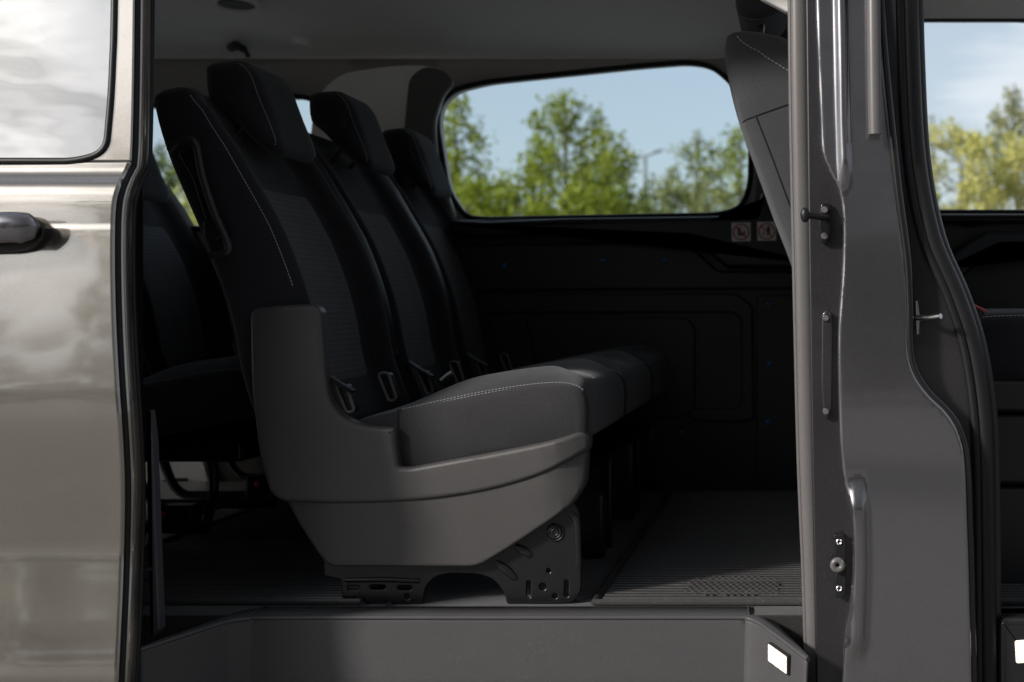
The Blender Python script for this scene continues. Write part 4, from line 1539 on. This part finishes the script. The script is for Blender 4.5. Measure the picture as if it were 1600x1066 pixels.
def tree(px, py_top, Y, w_px, label, leaf='green', n_leaf=7000, leaf_s=0.068, shape='oval', low=0.12, seed=1, group='spring trees beyond the van', name='tree', limbs=34):
    rng = random.Random(seed)
    base = Vector(((px - CX) / F * Y, Y, 0))
    H = ZC - (py_top - CY) / F * Y
    hw = w_px / 2 / F * Y
    root = empty(name, base, label, 'tree' if name == 'tree' else 'bush', group)
    bm = bmesh.new()
    lean = Vector((rng.uniform(-.3, .3), rng.uniform(-.3, .3), 0)) * 0.4
    trunk = [base + lean * (k / 8) ** 2 + Vector((rng.uniform(-.04, .04), rng.uniform(-.04, .04), H * 0.96 * k / 8)) for k in range(9)]
    r0 = 0.016 * H
    bm_tube(bm, trunk, [r0 * (1 - 0.92 * k / 8) + 0.006 for k in range(9)], 7)
    tips = []

    def env(f):            # crown half-width at relative height f
        if shape == 'oval':
            return hw * (math.sin(math.pi * min(1, max(0, (f - low * 0.6) / (1.02 - low * 0.6))) ** 0.75) ** 0.8 + 0.06)
        if shape == 'cone':
            return hw * (max(0, 1.03 - f) ** 0.8 * min(1, f / (low + 0.1)) + 0.04)
        return hw * (max(0, 1 - max(0, f - 0.5) ** 2 * 3.6) ** 0.5)
    for k in range(limbs):
        f = low + (1 - low) * (k + rng.random()) / limbs * 0.95
        i = min(7, int(f * 8))
        p0 = trunk[i].lerp(trunk[i + 1], f * 8 - i) if f < 0.96 else trunk[8]
        ang = k * 2.4 + rng.uniform(-.5, .5)
        L = env(min(1, f + 0.08)) * rng.uniform(0.6, 1.22)
        rise = L * rng.uniform(0.35, 0.95)
        d = Vector((math.cos(ang), math.sin(ang), 0))
        path = [p0, p0 + d * L * 0.4 + Vector((0, 0, rise * 0.25)), p0 + d * L * 0.75 + Vector((rng.uniform(-.1, .1), rng.uniform(-.1, .1), rise * 0.6)), p0 + d * L + Vector((0, 0, rise))]
        rr = r0 * 0.36 * (1 - f * 0.7)
        bm_tube(bm, path, [rr, rr * 0.7, rr * 0.45, 0.006], 5)
        tips.append(path)
        for _ in range(2):
            s = rng.uniform(0.35, 0.85)
            q0 = path[1].lerp(path[2], s)
            d2 = (d + Vector((rng.uniform(-.9, .9), rng.uniform(-.9, .9), rng.uniform(0, .8)))).normalized() * L * rng.uniform(.25, .5)
            p2 = [q0, q0 + d2 * 0.5, q0 + d2 + Vector((0, 0, 0.1)), q0 + d2 * 1.1 + Vector((0, 0, 0.15))]
            bm_tube(bm, p2, [rr * 0.4, rr * 0.3, 0.006, 0.004], 4)
            tips.append(p2)
    link('trunk', bm, BARK, root, smooth=80)
    verts, faces = [], []
    o = base
    wts = [max(0.05, (p[3] - p[0]).length) ** 0.9 * (0.45 if rng.random() < 0.18 else 1) for p in tips]
    picks = rng.choices(tips, weights=wts, k=int(n_leaf * 0.95))
    for p in picks:
        s = rng.random() ** 0.7
        q = p[0].lerp(p[1], 0.3).lerp(p[2], s).lerp(p[3], s) if s > 0.2 else p[1]
        sp = 0.10 + 0.035 * H * 0.5
        c = q + Vector((rng.gauss(0, sp * 0.55), rng.gauss(0, sp * 0.55), rng.gauss(0, sp * 0.6)))
        if c.z < 0.05:
            continue
        a = Vector((rng.gauss(0, 1), rng.gauss(0, 1), rng.gauss(0, 1))).normalized()
        b2 = a.orthogonal().normalized()
        b2 = (Matrix.Rotation(rng.uniform(0, 6.28), 3, a) @ b2)
        ls = leaf_s * rng.uniform(0.6, 1.35)
        c = c - o
        k = len(verts)
        verts += [c - a * ls, c + b2 * ls * 0.55, c + a * ls, c - b2 * ls * 0.55]
        faces.append((k, k + 1, k + 2, k + 3))
    me = bpy.data.meshes.new('crown')
    me.from_pydata([tuple(v) for v in verts], [], faces)
    me.materials.append(LEAF[leaf])
    co = bpy.data.objects.new('crown', me)
    scene.collection.objects.link(co)
    co.parent = root
    return root


SPR, BSH = 'spring trees beyond the van', 'bushes beyond the van'
for a in (
    (885, 126, 30, 215, 'tallest fresh green tree in the middle of the large side window', 'green', 9500, 3, 'oval', 0.04, 50),
    (712, 128, 31, 215, 'green tree at the left end of the large side window', 'green', 6500, 5, 'cone', 0.04, 44),
    (640, 200, 38, 200, 'loose green tree behind the third headrest and pillar', 'dark', 5000, 6, 'oval', 0.08, 34),
    (948, 215, 33, 110, 'smaller green tree just right of the tallest one', 'green', 4200, 8, 'oval', 0.04, 36),
    (1012, 272, 36, 90, 'short sparse tree under the street lamp arm', 'dark', 3000, 9, 'oval', 0.08, 30),
    (1090, 188, 34, 125, 'airy pale tree toward the right end of the large side window', 'pale', 3800, 11, 'oval', 0.06, 34),
    (1160, 176, 33, 170, 'green tree at the right end of the window beside the front seat', 'green', 4500, 12, 'oval', 0.06, 36),
    (215, 175, 30, 190, 'sparse green tree in the small rear side window', 'dark', 6000, 21, 'oval', 0.08, 34),
    (440, 160, 40, 160, 'distant tree half hidden behind the near headrest', 'pale', 3500, 23, 'oval', 0.08, 34),
    (1590, 116, 33, 130, 'tall thin tree at the right edge of the front door window', 'pale', 5500, 31, 'oval', 0.08, 36),
    (1462, 165, 40, 150, 'pale bare looking tree behind the yellow bushes', 'pale', 2600, 32, 'oval', 0.08, 34),
    (1690, 140, 36, 170, 'pale tree just outside the right of the front door window', 'pale', 4000, 36, 'oval', 0.08, 34),
):
    tree(a[0], a[1], a[2], a[3], a[4], a[5], a[6], seed=a[7], shape=a[8], low=a[9], limbs=a[10], group=SPR)
for a in (
    (815, 272, 27, 190, 'low bright green bush left of the tallest tree', 'green', 5500, 14),
    (905, 290, 26, 180, 'low bright green bush at the foot of the tallest tree', 'green', 5500, 15),
    (735, 285, 28, 160, 'low bright green bush behind the far seat', 'green', 5000, 16),
    (1000, 305, 29, 150, 'low sparse bush below the street lamp', 'dark', 2600, 17),
    (1110, 285, 28, 170, 'low pale green bush at the right end of the large side window', 'pale', 4200, 18),
    (320, 275, 27, 190, 'low yellow green bush in the small rear side window', 'yellow', 5000, 22),
    (1500, 188, 26, 200, 'yellow blossoming bush filling the front door window', 'yellow', 5500, 33),
    (1590, 200, 28, 180, 'yellow bush at the right edge of the front door window', 'yellow', 5000, 34),
    (1437, 275, 23, 80, 'small bright green bush by the door pillar', 'green', 3000, 35),
):
    tree(a[0], a[1], a[2], a[3], a[4], a[5], a[6], seed=a[7], shape='round', low=0.02, name='bush', group=BSH)

YL = 42
lp = empty('street_lamp', P(1010, 480, YL) * 1.0, 'grey twin armed street lamp rising above the trees', 'street lamp')
lp.location.z = 0
gm = plastic('galvanised steel', (0.28, 0.29, 0.30), 0.5, 0)
bm = bmesh.new()
top = P(1008, 244, YL)
bm_tube(bm, [Vector((top.x, YL, 0)), Vector((top.x, YL, top.z * 0.5)), top], [0.10, 0.08, 0.06], 10)
link('post', bm, gm, lp)
bm = bmesh.new()
bm_tube(bm, [P(985, 246, YL), top, P(1033, 236, YL)], [0.03, 0.045, 0.03], 8)
link('arm', bm, gm, lp)
for a, b in (((978, 247), (996, 245)), ((1020, 238), (1037, 234))):
    bm = bmesh.new()
    bm_tube(bm, [P(*a, YL), P((a[0] + b[0]) / 2, (a[1] + b[1]) / 2, YL), P(*b, YL)], [0.05, 0.10, 0.06], 8, flat=0.5, up=(0, 0, 1))
    link('lamp_head', bm, gm, lp)

# unseen tree clumps added behind the viewer, placed for the paint to mirror
rng = random.Random(77)
verts, faces = [], []
clumps = [(-8.3, 6.6, 2.1, -14, 4200, 0.18), (-43, 7.5, 3.0, -34, 2000, 0.25), (-24.0, 4.5, 2.5, -34, 2000, 0.25)]
clumps += [(-8 + 5.5 * k, 5.5 + 1.6 * math.sin(k * 1.7), 3.2, -38, 2600, 0.24) for k in range(0, 10)]
for cx0, hz, sp, cy0, num, lsz in clumps:
    for _ in range(num):
        v = rng.random() ** 0.8
        wd_ = sp * (0.35 + 0.65 * math.sin(math.pi * min(1, v * 0.85 + 0.12))) * (1 + 0.22 * math.sin(v * 11 + cx0))
        c = Vector((cx0 + max(-1.1, min(1.1, rng.gauss(0, 0.6))) * wd_, cy0 + rng.gauss(0, 0.6 * sp * 0.6), v * hz + 0.2))
        a = Vector((rng.gauss(0, 1), rng.gauss(0, 1), rng.gauss(0, 1))).normalized()
        b2 = a.orthogonal().normalized()
        ls = lsz * rng.uniform(0.7, 1.35)
        n0 = len(verts)
        verts += [c - a * ls, c + b2 * ls * 0.6, c + a * ls, c - b2 * ls * 0.6]
        faces.append((n0, n0 + 1, n0 + 2, n0 + 3))
me = bpy.data.meshes.new('mirrored_woods')
me.from_pydata([tuple(v) for v in verts], [], faces)
me.materials.append(leaf_mat('shaded leaves', (0.04, 0.055, 0.02), (0.09, 0.11, 0.04)))
wd = bpy.data.objects.new('mirrored_woods', me)
scene.collection.objects.link(wd)
wd['kind'] = 'stuff'
